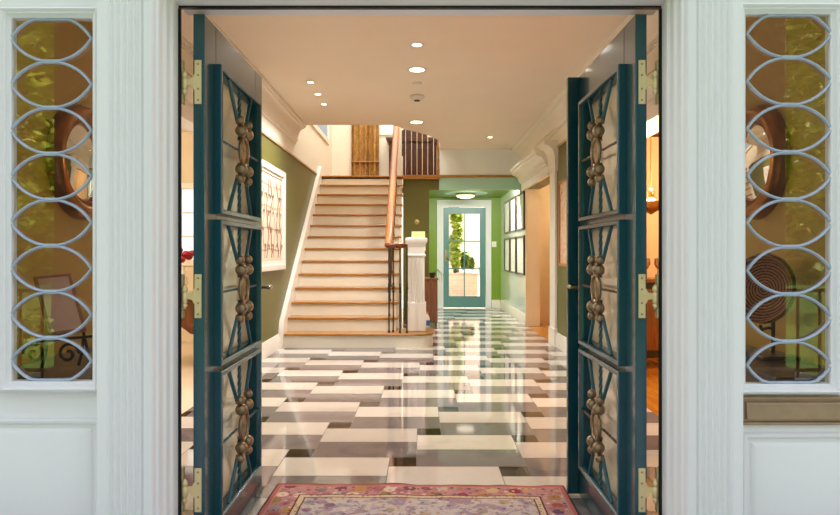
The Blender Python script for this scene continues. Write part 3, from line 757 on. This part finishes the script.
tag(MB().lathe([(.045, 0), (.045, .01), (.03, .022), (.0, .026)], (fx(417, 11.74), 11.749, fz(222, 11.74)), 20, (0, -1, 0)).build('dimmer_switch', M['brass'], None, smooth=50), 'small round brass switch on the olive wall under the landing', 'switch')
t = thing('light_switch', (fx(494, YB), YB, fz(244, YB)), 'cream light switch plate on the green wall right of garden door', 'switch')
MB().box(fx(491.8, YB), fx(496.4, YB), YB-.008, YB-.0005, fz(247, YB), fz(241.5, YB)).build('plate', M['linen'], t, bevel=.002)
MB().box(fx(493.6, YB), fx(494.6, YB), YB-.014, YB-.008, fz(245.2, YB), fz(243.2, YB)).build('toggle', M['plastic'], t)

# six framed pictures on the right hall wall
cols = [(13.74, 12.95), (12.86, 12.12), (12.02, 11.14)]
rows = [(1.66, 2.33), (.86, 1.56)]
names = ['farthest', 'middle', 'nearest']
for ci, (yb, ya) in enumerate(cols):
    for ri, (za, zb) in enumerate(rows):
        t = thing('framed_picture', (XR, (ya+yb)/2, za), '%s picture in the %s row of dark frames on the pale hall wall' % (names[ci], 'lower' if ri else 'upper'), 'picture', 'dark framed pictures on the hall wall')
        MB().frame(0, ya, yb, za, zb, [(0, XR-.0005), (0, XR-.03), (.028, XR-.03), (.032, XR-.018), (.034, XR-.0005)]).build('frame', M['darkwood'], t)
        g = MB().box(XR-.010, XR-.001, ya+.03, yb-.03, za+.03, zb-.03).build('print', M['pale_print'], t)
# orange print on the right wall, near the door
t = thing('framed_picture', (XR, 7.9, .99), 'tall orange and white print on the olive wall right of the opening', 'picture')
MB().frame(0, 7.55, 8.33, 1.08, 2.18, [(0, XR-.0005), (0, XR-.03), (.03, XR-.03), (.04, XR-.012), (.04, XR-.0005)]).build('frame', M['copper_wood'], t)
MB().box(XR-.012, XR-.001, 7.585, 8.295, 1.115, 2.145).build('print', M['orange_print'], t)
# large white framed artwork on the left wall
t = thing('framed_artwork', (XL, 7.7, 1.1), 'large white framed artwork of brown winding stems on left wall', 'picture')
pa, pb, qa, qb = 6.80, 8.62, 1.035, 2.325
MB().frame(0, pa, pb, qa, qb, [(0, XL+.0005), (0, XL+.045), (.03, XL+.05), (.07, XL+.04), (.075, XL+.025), (.11, XL+.022), (.115, XL+.0005)]).build('frame', M['white'], t)
c = MB().box(XL+.001, XL+.012, pa+.10, pb-.10, qa+.10, qb-.10).build('canvas', M['paper'], t)
rnd = random.Random(3)
for k in range(9):
    y0 = pa+.20+k*.175; pts = []; z = qa+.16; y = y0; ph = rnd.random()*6
    for q in range(15): pts.append((XL+.014, min(max(y+.05*math.sin(q*.7+ph)+.02*math.sin(q*1.9), pa+.13), pb-.13), z+q*.068))
    MB().tube(pts, [.005+.004*abs(math.sin(q*.8+ph)) for q in range(15)], 6, flat=.35).build('painted_stem', M['ink'] if k % 3 else M['ink_grey'], c, smooth=60)
    for q in range(2, 14, 3):
        p = Vector(pts[q]); d = 1 if rnd.random() > .5 else -1; L = .05+.05*rnd.random()
        MB().tube([p, p+Vector((0, d*L*.6, .03)), p+Vector((0, d*L, .01)), p+Vector((0, d*L*1.1, -.04))], [.004, .009, .011, .003], 6, flat=.25).build('painted_leaf', M['ink'] if rnd.random() > .4 else M['ink_grey'], c, smooth=60)
for k in range(4):
    z = qa+.26+k*.26
    MB().tube([(XL+.0135, pa+.13+q*(pb-pa-.26)/10, z+.012*math.sin(q*1.3+k)) for q in range(11)], .004, 6, flat=.4).build('painted_line', M['ink'], c, smooth=60)

# ------------------------------------------------------------------ foyer sides seen through the sidelights
def round_mirror(s, xw, label):
    yc, zc = 3.47, fz(162.5, 3.47)
    t = thing('round_mirror', (xw, yc, zc-.31), label, 'mirror', 'round gilt mirrors flanking the front door')
    MB().lathe([(.200, .0), (.200, .03), (.212, .045), (.222, .038), (.232, .055), (.262, .075), (.290, .062), (.302, .04), (.306, .02), (.31, 0)], (xw+s*.001, yc, zc), 48, (s, 0, 0), closed=True).build('frame', M['gold_frame'], t, smooth=60)
    MB().lathe([(0, .03), (.10, .028), (.20, .02), (.203, .004), (0, .002)], (xw+s*.001, yc, zc), 48, (s, 0, 0)).build('mirror_glass', M['mirror'], t, smooth=60)
round_mirror(1, XL, 'round gilt framed mirror on the left foyer wall behind the sidelight')
round_mirror(-1, XR, 'round gilt framed mirror on the right foyer wall behind the sidelight')
def console(s, label):
    t = thing('console_table', (s*1.68, 3.2, 0), label, 'table')
    xa, xb = s*1.46, s*1.82
    MB().box(xa, xb, 2.62, 3.78, .70, .74).build('table_top', M['darkwood'], t, bevel=.006)
    MB().box(xa+s*.02, xb, 2.66, 3.74, .60, .699).build('apron', M['darkwood'], t, bevel=.004)
    MB().box(xa+s*.01, xb, 2.66, 3.74, .12, .15).build('lower_shelf', M['darkwood'], t, bevel=.004)
    for x in (xa+s*.015, xb-s*.055):
        for y in (2.65, 3.71):
            MB().box(x, x+s*.04, y, y+.04, 0, .60).build('leg', M['darkwood'], t, bevel=.004)
console(-1, 'dark narrow console table under the left round mirror'); console(1, 'dark narrow console table under the right round mirror')
# framed rose panel on an iron easel (left)
def tilt(P, c, ux, uz): return [c+ux*a+uz*b for a, b in P]
t = thing('tilted_picture', (-1.66, 2.98, .74), 'brown wood framed rose picture tilted on an easel behind the left sidelight', 'picture')
c = Vector((-1.648, 2.93, 1.016))
U2 = Vector((.133, .075, .014)); W2 = Vector((-.112, .07, .262)); HU, HW = U2.length/2, W2.length/2
U2.normalize(); W2.normalize(); N = U2.cross(W2).normalized()
def slab(hu, hw, d0, d1):
    vs = [c+U2*(a*hu)+W2*(b*hw)+N*d for d in (d0, d1) for a, b in ((-1, -1), (1, -1), (1, 1), (-1, 1))]
    return MB().add(vs, [(3, 2, 1, 0), (4, 5, 6, 7), (0, 1, 5, 4), (1, 2, 6, 5), (2, 3, 7, 6), (3, 0, 4, 7)])
slab(HU, HW, -.012, .006).build('frame', M['copper_wood'], t, bevel=.004)
slab(HU-.016, HW-.016, .004, .009).build('panel_face', M['print'], t)
t = thing('iron_easel', (-1.65, 3.0, .74), 'scrolled dark iron easel stand holding the tilted rose panel', 'easel')
def scroll(cx_, cz_, r0, turns, y, flip=1):
    return [(cx_+flip*(r0*(1-.8*q/26))*math.cos(q/26*turns*2*PI), y, cz_+(r0*(1-.8*q/26))*math.sin(q/26*turns*2*PI)) for q in range(27)]
for fl, x in ((1, -1.55), (-1, -1.70)):
    MB().tube(scroll(x, .806, .05, 1.3, 2.82, fl), .007, 8).build('scroll', M['iron'], t, smooth=60)
for x, y in ((-1.66, 2.848), (-1.535, 2.918)): MB().tube([(x, y-.04, .745), (x, y-.01, .80), (x, y, .862)], .007, 8).build('leg', M['iron'], t, smooth=60)
MB().tube([(-1.70, 2.828, .858), (-1.50, 2.938, .868)], .0065, 8).build('ledge', M['iron'], t, smooth=60)
MB().tube([(-1.58, 3.06, .745), (-1.62, 3.005, 1.05)], .007, 8).build('rear_leg', M['iron'], t, smooth=60)
t = thing('pale_box', (-1.55, 2.85, .15), 'pale wooden box on the lower shelf of the left console', 'box')
MB().box(-1.68, -1.53, 2.76, 3.04, .151, .40).build('body', M['stone'], t, bevel=.006)
MB().box(-1.69, -1.52, 2.75, 3.05, .40, .44).build('lid', M['stone'], t, bevel=.006)
# wicker tray leaning on the right wall
t = thing('wicker_tray', (1.70, 3.13, .90), 'round woven wicker tray propped on a stand below the right round mirror', 'basket')
ax = Vector((-.90, -.42, .10)).normalized(); tc_ = Vector((1.70, 3.13, 1.075))
MB().lathe([(0, 0), (.13, .0), (.152, .012), (.166, .03), (.160, .042), (.148, .032), (.13, .018), (0, .014)], tc_, 36, ax).build('body', M['wicker'], t, smooth=50)
A, Bv = basis(ax)
MB().tube([tc_+ax*.04+(A*math.cos(k/36*2*PI)+Bv*math.sin(k/36*2*PI))*.163 for k in range(36)], .010, 8, closed=True).build('rim', M['wicker'], t, smooth=60)
t = thing('display_stand', (1.72, 3.12, .74), 'small dark stand holding the round wicker tray', 'stand')
MB().box(1.62, 1.80, 3.02, 3.26, .741, .76).build('base', M['darkwood'], t, bevel=.004)
MB().tube([(1.735, 3.145, .76), (1.735, 3.145, .93), (1.742, 3.15, 1.05)], .010, 8).build('post', M['darkwood'], t, smooth=60)
MB().tube([(1.735, 3.145, .875), (1.70, 3.13, .885), (1.655, 3.10, .878), (1.645, 3.095, .90)], .008, 8).build('support_hook', M['darkwood'], t, smooth=60)
t = thing('storage_chest', (1.62, 2.95, .15), 'dark low chest on the lower shelf of the right console', 'chest')
MB().box(1.49, 1.78, 2.72, 3.30, .151, .36).build('body', M['mahogany'], t, bevel=.006)
MB().box(1.48, 1.79, 2.71, 3.31, .36, .41).build('lid', M['mahogany'], t, bevel=.008)

# ------------------------------------------------------------------ rug
def build_rug():
    hx, hy = .766, .545; nx, ny = 96, 60
    m = MB(); vs = []; fs = []
    rim = random.Random(5)
    for j in range(ny+1):
        for i in range(nx+1):
            x = -hx+2*hx*i/nx; y = -hy+2*hy*j/ny
            yy = y+(.003*math.sin(i*.21)+.002*math.sin(i*.5+1))*max(0, (j/ny-.5)*2)**3
            far = max(0, y/hy)**4
            z = .0085+.0015*math.sin(i*.35)+far*(.006*math.exp(-((i/nx-.40)/.07)**2)+.0015*math.sin(i*.4)**2)
            vs.append((x, yy, z))
    for j in range(ny):
        for i in range(nx): a = j*(nx+1)+i; fs.append((a, a+1, a+nx+2, a+nx+1))
    m.add(vs, fs)
    o = m.build('rug', rug_mat(hx, hy), None, base=False, smooth=80)
    s = o.modifiers.new('s', 'SOLIDIFY'); s.thickness = .007; s.offset = -1
    o.location = (-.012, 2.882, .001); o.rotation_euler = (0, 0, math.radians(-1.2))
    tag(o, 'faded rose and cream Persian rug just inside the front door', 'rug')
build_rug()

# ------------------------------------------------------------------ ceiling lights and fixtures
def can(x, y, r, label, energy, on=True, group='recessed lights in the hall ceiling'):
    t = thing('recessed_light', (x, y, HC-.01), label, 'ceiling light', group)
    MB().lathe([(r*.78, -.001), (r*.80, -.006), (r*1.1, -.006), (r*1.25, -.001)], (x, y, HC), 28, closed=True).build('trim_ring', M['plastic'], t, smooth=50)
    MB().lathe([(0, -.0035), (r*.8, -.0035), (r*.8, -.0005), (0, -.0005)], (x, y, HC), 24).build('bulb', M['lamp'], t, smooth=50)
    l = bpy.data.lights.new('spot', 'SPOT'); l.energy = energy; l.color = (1, .975, .945); l.spot_size = math.radians(150); l.spot_blend = .9; l.shadow_soft_size = .05
    o = bpy.data.objects.new('downlight_lamp', l); COL.objects.link(o); o.location = (x, y, HC-.03)
def ceil_at(px, py): p = at(px, py, (HC-CZ)*F/(VY-py)); return p.x, p.y
SP = 100
can(*ceil_at(417, 44.5), .055, 'small recessed ceiling light nearest the front door', SP)
can(*ceil_at(417, 69.5), .095, 'largest recessed ceiling light in the middle of the hall', SP)
can(*ceil_at(416.5, 122), .105, 'recessed ceiling light nearest the stairwell edge', SP)
can(*ceil_at(310.5, 82), .04, 'nearest of three small spotlights at the left of the ceiling', SP)
can(*ceil_at(318, 94), .04, 'middle of three small spotlights at the left of the ceiling', SP)
can(*ceil_at(324, 104), .04, 'farthest of three small spotlights at the left of the ceiling', SP)
x, y = ceil_at(417, 83)
tag(MB().lathe([(0, -.012), (.05, -.012), (.055, -.006), (.055, -.0005), (0, -.0005)], (x, y, HC), 24).build('sprinkler_cover', M['plastic'], None, smooth=40), 'flat white sprinkler cover plate between ceiling light and smoke detector', 'sprinkler')
x, y = ceil_at(490, 137)
can(x, y, .045, 'small recessed light washing the white bulkhead at the rear right', 22)
x, y = ceil_at(417, 96)
t = thing('smoke_detector', (x, y, HC-.06), 'round white smoke detector with dark underside on the hall ceiling', 'smoke detector')
MB().lathe([(.085, -.0005), (.09, -.012), (.085, -.03), (.06, -.05), (0, -.052)], (x, y, HC), 28).build('housing', M['plastic'], t, smooth=40)
MB().lathe([(.035, -.051), (.035, -.062), (0, -.064)], (x, y, HC), 20).build('sensor', M['shade_dark'], t, smooth=40)
# flush lamp in the rear hall
x, y = fx(465.5, 13.45), 13.45
t = thing('flush_ceiling_lamp', (x, y, 2.4), 'brass rimmed flush ceiling lamp in the green rear hall', 'ceiling light')
MB().lathe([(.46, -.001), (.45, -.012), (.38, -.016), (.36, -.008), (.24, -.012), (.2, -.02), (0, -.02)], (x, y, 2.51), 40).build('ceiling_rose', M['teal_face'], t, smooth=50)
MB().lathe([(.15, -.02), (.215, -.03), (.22, -.05), (.20, -.055), (.15, -.05)], (x, y, 2.51), 32).build('rim', M['brass'], t, smooth=50)
MB().lathe([(.195, -.054), (.17, -.085), (.10, -.11), (0, -.118)], (x, y, 2.51), 32).build('glass_bowl', glow('bowl_glow', (255, 246, 220), 2.6), t, smooth=60)

# ------------------------------------------------------------------ left room
def room(prefix, xa, xb, y0, y1, h, wm, fm, win, dn):
    xs = sorted((xa, xb)); far = xb
    m = MB(); wx0, wx1, wz0, wz1 = win
    m.box(xs[0], wx0, y1, y1+.1, 0, h).box(wx1, xs[1], y1, y1+.1, 0, h).box(wx0, wx1, y1, y1+.1, 0, wz0).box(wx0, wx1, y1, y1+.1, wz1, h)
    struct('wall_%s_room_back' % prefix, m, wm)
    sg = 1 if far > 0 else -1
    struct('wall_%s_room_side' % prefix, MB().box(far, far+sg*.1, y0, y1+.1, 0, h), wm)
    inner = -1.97 if sg < 0 else 2.05
    struct('wall_%s_room_inner' % prefix, MB().box(inner, inner+sg*.02, (LO if sg < 0 else RO)[1]+.01, y1, 0, h).box(inner, inner+sg*.02, y0+.2, (LO if sg < 0 else RO)[0]-.01, 0, h), wm)
    struct('ceiling_%s_room' % prefix, MB().box(inner, far+sg*.1, y0-.1, y1+.1, h, h+.1), M['ceiling'] if sg < 0 else wm)
    op = LO if sg < 0 else RO
    struct('floor_%s_room' % prefix, MB().box(inner, far+sg*.1, y0-.1, y1+.1, -.1, -.001).box(XL if sg < 0 else XR, inner, op[0], op[1], -.1, -.0005), fm)
    t = thing('window_%d' % dn, ((wx0+wx1)/2, y1, wz0), kind='structure'); tag(t, 'white framed window in the %s side room seen past the door hinges' % prefix, 'window')
    MB().frame(1, wx0-.08, wx1+.08, wz0-.08, wz1+.08, [(0, y1+.001), (0, y1-.03), (.08, y1-.03), (.085, y1+.001)]).build('window_frame', M['white'], t)
    xm = (wx0+wx1)/2
    MB().box(xm-.012, xm+.012, y1+.02, y1+.05, wz0, wz1).build('muntin', M['white'], t)
    for k in (1, 2): z = wz0+(wz1-wz0)*k/3; MB().box(wx0, wx1, y1+.02, y1+.05, z-.012, z+.012).build('muntin', M['white'], t)
    MB().box(wx0, wx1, y1+.033, y1+.037, wz0, wz1).build('pane', M['glass'], t)
room('left', -1.97, -5.6, YF, 9.0, 2.95, M['creamroom'], paint('pale_carpet', (226, 210, 190), .3, .04), (-3.75, -3.0, 1.15, 2.15), 5)
room('right', 2.05, 5.6, YF, 9.0, 2.75, M['warmroom'], M['parquet'], (2.95, 3.75, 1.05, 2.25), 6)
# mahogany sideboard-table and chair with flowers, left room
t = thing('side_table', (-2.75, 7.0, 0), 'mahogany side table in the left room beyond the door hinges', 'table')
MB().box(-3.1, -2.30, 6.7, 7.3, .78, .82).build('table_top', M['mahogany'], t, bevel=.006)
MB().prism([(-3.06, .779), (-2.34, .779), (-2.34, .38), (-2.42, .40), (-2.55, .50), (-2.85, .50), (-2.98, .40), (-3.06, .38)], 1, 6.74, 7.26).build('apron', M['mahogany'], t)
for x in (-3.06, -2.38):
    for y in (6.73, 7.23): MB().tube([(x+.02, y+.02, .62), (x+.02, y+.02, .3), (x+.02, y+.02, 0)], [.028, .022, .014], 8).build('leg', M['mahogany'], t, smooth=60)
t = thing('flower_vase', (-2.56, 6.9, .82), 'vase of dark red flowers on the mahogany side table', 'vase')
MB().lathe([(.04, 0), (.05, .02), (.075, .12), (.06, .22), (.04, .26), (.05, .29)], (-2.58, 6.9, .821), 20).build('vase', M['linen'], t, smooth=60)
rnd = random.Random(11)
for k in range(12):
    a = k*2.4; r = .05+.008*k; MB().ball((-2.58+r*math.cos(a), 6.9+r*math.sin(a), 1.17+.12*rnd.random()), .045, 10, (1, 1, .8)).build('bloom', M['red_flower'], t, smooth=80)
# right room: sideboard, brass chandelier, glasses
t = thing('sideboard', (2.7, 7.2, 0), 'dark sideboard in the warm right room past the door hinges', 'sideboard')
MB().box(2.25, 3.5, 6.9, 7.4, .12, .93).build('carcass', M['darkwood'], t, bevel=.006)
MB().box(2.22, 3.53, 6.87, 7.42, .93, .97).build('top', M['walnut'], t, bevel=.006)
for x in (2.27, 3.42):
    for y in (6.92, 7.33): MB().box(x, x+.05, y, y+.05, 0, .12).build('foot', M['darkwood'], t)
for k in range(3):
    d = MB().box(2.28+.41*k, 2.66+.41*k, 6.885, 6.901, .2, .86).build('cabinet_door', M['walnut'], t, bevel=.004)
    MB().ball((2.62+.41*k, 6.875, .55), .014, 10).build('knob', M['brass'], d, smooth=80)
first = None
for k, x in enumerate((2.36, 2.48, 2.60)):
    if first is None:
        t = first = thing('wine_glass', (x, 7.0, .97), 'clear stemmed glass standing in a row on the right room sideboard', 'glass', 'stemmed glasses on the sideboard')
        MB().lathe([(.035, 0), (.03, .005), (.005, .012), (.004, .10), (.02, .12), (.04, .16), (.035, .22), (.033, .22), (.037, .16), (.018, .125)], (x, 7.0, .971), 16).build('body', M['chrome'], t, smooth=60)
    else:
        c = copy_tree(first); c.location = (x, 7.0, .97)
t = thing('chandelier', (2.49, 6.9, 1.5), 'brass chandelier with warm shades hanging in the right side room', 'chandelier')
cx_, cy_ = 2.49, 6.9
MB().tube([(cx_, cy_, 2.749), (cx_, cy_, 1.95)], .008, 8).build('rod', M['brass'], t, smooth=60)
MB().lathe([(0, -.14), (.03, -.12), (.10, -.08), (.16, -.02), (.165, 0), (.08, .03), (.03, .06), (.04, .1), (.015, .14), (0, .15)], (cx_, cy_, 1.80), 24).build('bowl', M['brass'], t, smooth=60)
for k in range(5):
    a = k*2*PI/5+.3; d = Vector((math.cos(a), math.sin(a), 0)); c0 = Vector((cx_, cy_, 1.76))
    MB().tube([c0+d*.05, c0+d*.16-Vector((0, 0, .07)), c0+d*.27-Vector((0, 0, .02)), c0+d*.28+Vector((0, 0, .06))], .007, 8).build('arm', M['brass'], t, smooth=60)
    e = c0+d*.28+Vector((0, 0, .06))
    MB().lathe([(.06, 0), (.055, .04), (.035, .10), (.03, .10), (.05, .04), (.055, 0)], e, 16, closed=True).build('shade', M['lamp_soft'], t, smooth=60)

# ------------------------------------------------------------------ outdoors
def leaves(m, c, rad, n, size, rnd, sc_=(1, 1, 1)):
    for k in range(n):
        while True:
            p = Vector((rnd.uniform(-1, 1), rnd.uniform(-1, 1), rnd.uniform(-1, 1)))
            if .2 < p.length < 1: break
        p = Vector((p.x*rad*sc_[0], p.y*rad*sc_[1], p.z*rad*sc_[2]))+Vector(c)
        a = Vector((rnd.gauss(0, 1), rnd.gauss(0, 1), rnd.gauss(0, 1))).normalized(); A, Bv = basis(a); s = size*rnd.uniform(.6, 1.3)
        m.add([p-A*s, p+Bv*s*.45, p+A*s, p-Bv*s*.45], [(0, 1, 2, 3)])
def tree(x, y, h, rad, label, mat, seed, group='garden trees facing the house'):
    rnd = random.Random(seed)
    t = thing('garden_tree', (x, y, -.16), label, 'tree', group)
    tr = MB().tube([(x, y, -.16), (x+.05, y, h*.4), (x-.05, y, h*.8)], [.16, .12, .06], 10); tr.build('trunk', M['bark'], t, smooth=60)
    for k in range(3):
        a = k*2.1+seed; MB().tube([(x, y, h*(.42+.1*k)), (x+math.cos(a)*rad*.6, y+math.sin(a)*rad*.6, h*(.65+.1*k))], [.06, .02], 8).build('branch', M['bark'], t, smooth=60)
    m = MB()
    for k in range(9):
        a = k*2.4; r = rad*.55 if k else 0
        leaves(m, (x+r*math.cos(a), y+r*math.sin(a), h*(.45+.06*k)), rad*.65, 620, .12, rnd)
    cr = m.build('foliage', M[mat], t, smooth=0)
struct('ground_lawn', MB().box(-40, 40, -40, 2.2, -.4, -.16), M['lawn'])
struct('porch_floor', MB().box(-4.2, 4.2, -2.6, 2.27, -.3, -.06), M['porch'])
struct('ground_patio', MB().box(-6, 10, YB+.15, 30, -.3, -.03), M['stone'])
for s, nm in ((-1, 'left'), (1, 'right')):
    t = thing('mask_column', (s*3.455, -2.1, -.06), 'unseen dark column added to mask reflections at the %s of the entrance' % nm, 'column')  # added out of view to keep the inner part of each sidelight reflection dark
    MB().box(s*3.22, s*3.69, -2.3, -1.9, -.06, 4.4).build('shaft', M['mask_column_paint'], t, bevel=.02)
    MB().box(s*3.16, s*3.75, -2.36, -1.84, -.059, .10).build('plinth', M['mask_column_paint'], t, bevel=.02)
    t = thing('iron_railing', (s*4.6, -2.2, -.16), 'black iron railing with twisted uprights on the %s of the porch' % nm, 'railing')
    for z in (.0, .84): MB().box(s*3.86, s*6.4, -2.22, -2.18, z, z+.035).build('rail', M['iron'], t)
    for k in range(11): MB().tube([(s*(3.98+.23*k), -2.2, -.16), (s*(3.98+.23*k), -2.2, .84)], .016, 6).build('baluster', M['iron'], t, smooth=60)
tree(-6.2, -6.5, 6.4, 2.2, 'leafy garden tree reflected in the left sidelight', 'leaf_bright', 1)
tree(-11.5, -9.0, 7.5, 2.6, 'taller leafy tree further behind on the left lawn', 'leaf', 2)
tree(6.3, -6.8, 6.6, 2.3, 'leafy garden tree reflected in the right sidelight', 'leaf_bright', 3)
tree(11.6, -9.4, 7.8, 2.6, 'taller leafy tree further behind on the right lawn', 'leaf', 4)
tree(-9.5, -17, 10, 4.0, 'big dark tree at the far left of the lawn', 'leaf_dark', 5)
tree(9.5, -17, 10, 4.0, 'big dark tree at the far right of the lawn', 'leaf_dark', 6)
for s_, nm in ((-1, 'left'), (1, 'right')):
    rnd = random.Random(30+s_); t = thing('sky_screen_hedge', (s_*14, -24, -.16), 'tall leafy hedge added to screen sky from reflections on the %s side' % nm, 'hedge')  # added behind the trees so the sidelights reflect leaves instead of sky
    MB().box(s_*3, s_*30, -25, -24, -.16, 12).build('core', M['leaf_dark'], t)
    m = MB(); leaves(m, (s_*16.5, -24.2, 6), 1, 7000, .42, rnd, (14, 1.2, 7.5)); m.build('foliage', M['leaf'], t, smooth=0)
t = thing('flower_bush', (-5.4, -3.4, -.16), 'low bush of pink flowers behind the left iron railing', 'bush')
rnd = random.Random(9); m = MB(); leaves(m, (-5.4, -3.6, .25), .55, 500, .07, rnd, (1.4, .8, .8)); m.build('foliage', M['leaf'], t, smooth=0)
for k in range(16):
    MB().ball((-5.4+rnd.uniform(-.6, .6), -3.25+rnd.uniform(-.1, .1), .2+rnd.uniform(-.1, .45)), .07, 8, (1, 1, .7)).build('bloom', M['flower'], t, smooth=80)
# rear garden beyond the glazed door
gw = struct('wall_garden', MB().box(-5, 6, -.1, .1, -.1, 5.0), M['brick']); gw.location = (1.6, 19.6, -.1); gw.rotation_euler = (0, 0, math.radians(28))
t = thing('brick_planter', (1.2, 18.2, -.03), 'low pale brick planter outside the garden door', 'planter')
MB().frame(2, .72, 1.60, 17.9, 18.7, [(0, -.029), (0, .62), (.1, .62), (.1, -.029)]).build('planter_wall', M['brick'], t)
MB().frame(2, .68, 1.64, 17.86, 18.74, [(0, .62), (0, .68), (.14, .68), (.14, .62)]).build('coping', M['stone'], t)
t = thing('garden_urn', (1.98, 17.6, -.03), 'pale stone urn standing right of the brick planter', 'urn')
MB().lathe([(.24, 0), (.26, .05), (.14, .12), (.12, .25), (.22, .38), (.34, .62), (.38, .86), (.42, .92), (.36, .92), (.3, .7)], (1.98, 17.6, -.029), 28).build('body', M['stone'], t, smooth=50)
def shrub(x, y, z, h, r, label, mat, seed, n=700):
    rnd = random.Random(seed); t = thing('garden_shrub', (x, y, z), label, 'shrub', 'shrubs outside the garden door')
    MB().tube([(x, y, z), (x, y, z+h*.6)], [.05, .02], 8).build('stem', M['bark'], t, smooth=60)
    m = MB()
    for k in range(14):
        q = k/13; rr = r*(.55+.5*rnd.random())
        leaves(m, (x+rnd.uniform(-.5, .5)*r, y+rnd.uniform(-.5, .5)*r, .80+rr+q*max(0, h-.72-2*r)), rr, n//9, .075, rnd, (1, 1, 1.4))
    m.build('foliage', M[mat], t, smooth=0)
shrub(1.0, 18.25, -.029, 2.6, .17, 'tall bright shrub growing in the brick planter', 'leaf_bright', 21, 1100)
shrub(1.29, 18.45, -.029, 1.2, .08, 'small shrub in the middle of the brick planter', 'leaf', 22)
shrub(1.45, 18.15, -.029, 1.05, .05, 'spiky little shrub at the right end of the planter', 'leaf', 23, 400)
tag(MB().tube([(1.06, 18.95, -.03), (1.09, 18.95, 1.6), (1.04, 18.95, 3.6), (1.08, 18.95, 5)], [.10, .09, .08, .07], 10).build('tree_trunk', M['bark'], None, smooth=60), 'slender tree trunk against the garden brick wall', 'tree')

# ------------------------------------------------------------------ roof over the house (keeps the sun out, as the upper storey does)
struct('roof', MB().box(-6, 6, 2.3, 9.3, 3.46, 3.56).box(2.06, 6, 9.3, 14.7, 3.46, 3.56).box(-6, -1.98, 9.3, 14.7, 3.46, 3.56), M['plaster'])
struct('roof_rear', MB().box(.73, 2.05, 11.81, YB+.2, 3.46, 3.56).box(XL-.1, .73, 13.56, YB+.2, 3.46, 3.56), M['plaster'])

# ------------------------------------------------------------------ light
def area(name, loc, rot, sx, sy, e, col):
    l = bpy.data.lights.new(name, 'AREA'); l.shape = 'RECTANGLE'; l.size = sx; l.size_y = sy; l.energy = e; l.color = col
    o = bpy.data.objects.new(name, l); COL.objects.link(o); o.location = loc; o.rotation_euler = rot; return o
def point(name, loc, e, col, r=.1):
    l = bpy.data.lights.new(name, 'POINT'); l.energy = e; l.color = col; l.shadow_soft_size = r
    o = bpy.data.objects.new(name, l); COL.objects.link(o); o.location = loc; return o
area('stairwell_fill', (-.6, 11.3, 5.5), (0, 0, 0), 2.2, 3.0, 120, (1, .97, .93))  # unseen light added above the stairs to even out the lighting
point('left_room_fill', (-3.6, 5.6, 2.5), 150, (1, .9, .76), .2)  # added light without a fixture, brightens the left room
point('right_room_fill', (3.6, 5.6, 2.3), 110, (1, .74, .44), .2)  # extra warm light without a fixture, added besides the chandelier
point('chandelier_lamp', (2.49, 6.9, 2.0), 30, (1, .7, .4), .06)
point('closet_lamp', (3.0, 10.3, 2.3), 24, (1, .84, .62), .1)
area('hall_fill_light', (1.08, 11.86, 2.505), (math.radians(28), 0, 0), 1.3, .08, 110, (1, .97, .9))  # added light hidden behind the header to brighten the rear hall
point('shade_lamp', (-.03, 10.98, 1.45), 3, (1, .8, .5), .06)
su = bpy.data.lights.new('sun', 'SUN'); su.energy = 13; su.angle = .01; su.color = (1, .95, .86)
so = bpy.data.objects.new('sun', su); COL.objects.link(so)
so.rotation_euler = Vector((.80, .16, .72)).to_track_quat('Z', 'Y').to_euler()
wd = bpy.data.worlds.new('world'); sc.world = wd; wd.use_nodes = True
nt = wd.node_tree; nt.nodes.clear()
out = nt.nodes.new('ShaderNodeOutputWorld'); bg = nt.nodes.new('ShaderNodeBackground'); tc = nt.nodes.new('ShaderNodeTexCoord'); sp = nt.nodes.new('ShaderNodeSeparateXYZ'); rp = nt.nodes.new('ShaderNodeValToRGB')
e = rp.color_ramp.elements; e[0].position = .0; e[0].color = (.94, .96, 1.0, 1); e[1].position = .8; e[1].color = (.80, .86, 1.0, 1)
nt.links.new(tc.outputs['Generated'], sp.inputs[0]); nt.links.new(sp.outputs[2], rp.inputs[0]); nt.links.new(rp.outputs[0], bg.inputs[0]); nt.links.new(bg.outputs[0], out.inputs[0])
bg.inputs[1].default_value = 1.5

# ------------------------------------------------------------------ camera and look
cam = bpy.data.cameras.new('camera'); co = bpy.data.objects.new('camera', cam); COL.objects.link(co)
co.location = (0, 0, CZ); co.rotation_euler = (PI/2, 0, 0)
cam.sensor_width = 36; cam.lens = 36*F/840; cam.shift_x = 0; cam.shift_y = -(257.5-VY)/840; cam.clip_start = .02
sc.camera = co
sc.view_settings.view_transform = 'Standard'; sc.view_settings.exposure = 0; sc.view_settings.gamma = 1
sc.cycles.use_denoising = True; sc.cycles.max_bounces = 10; sc.cycles.diffuse_bounces = 5; sc.cycles.transparent_max_bounces = 16
sc.cycles.sample_clamp_indirect = 6
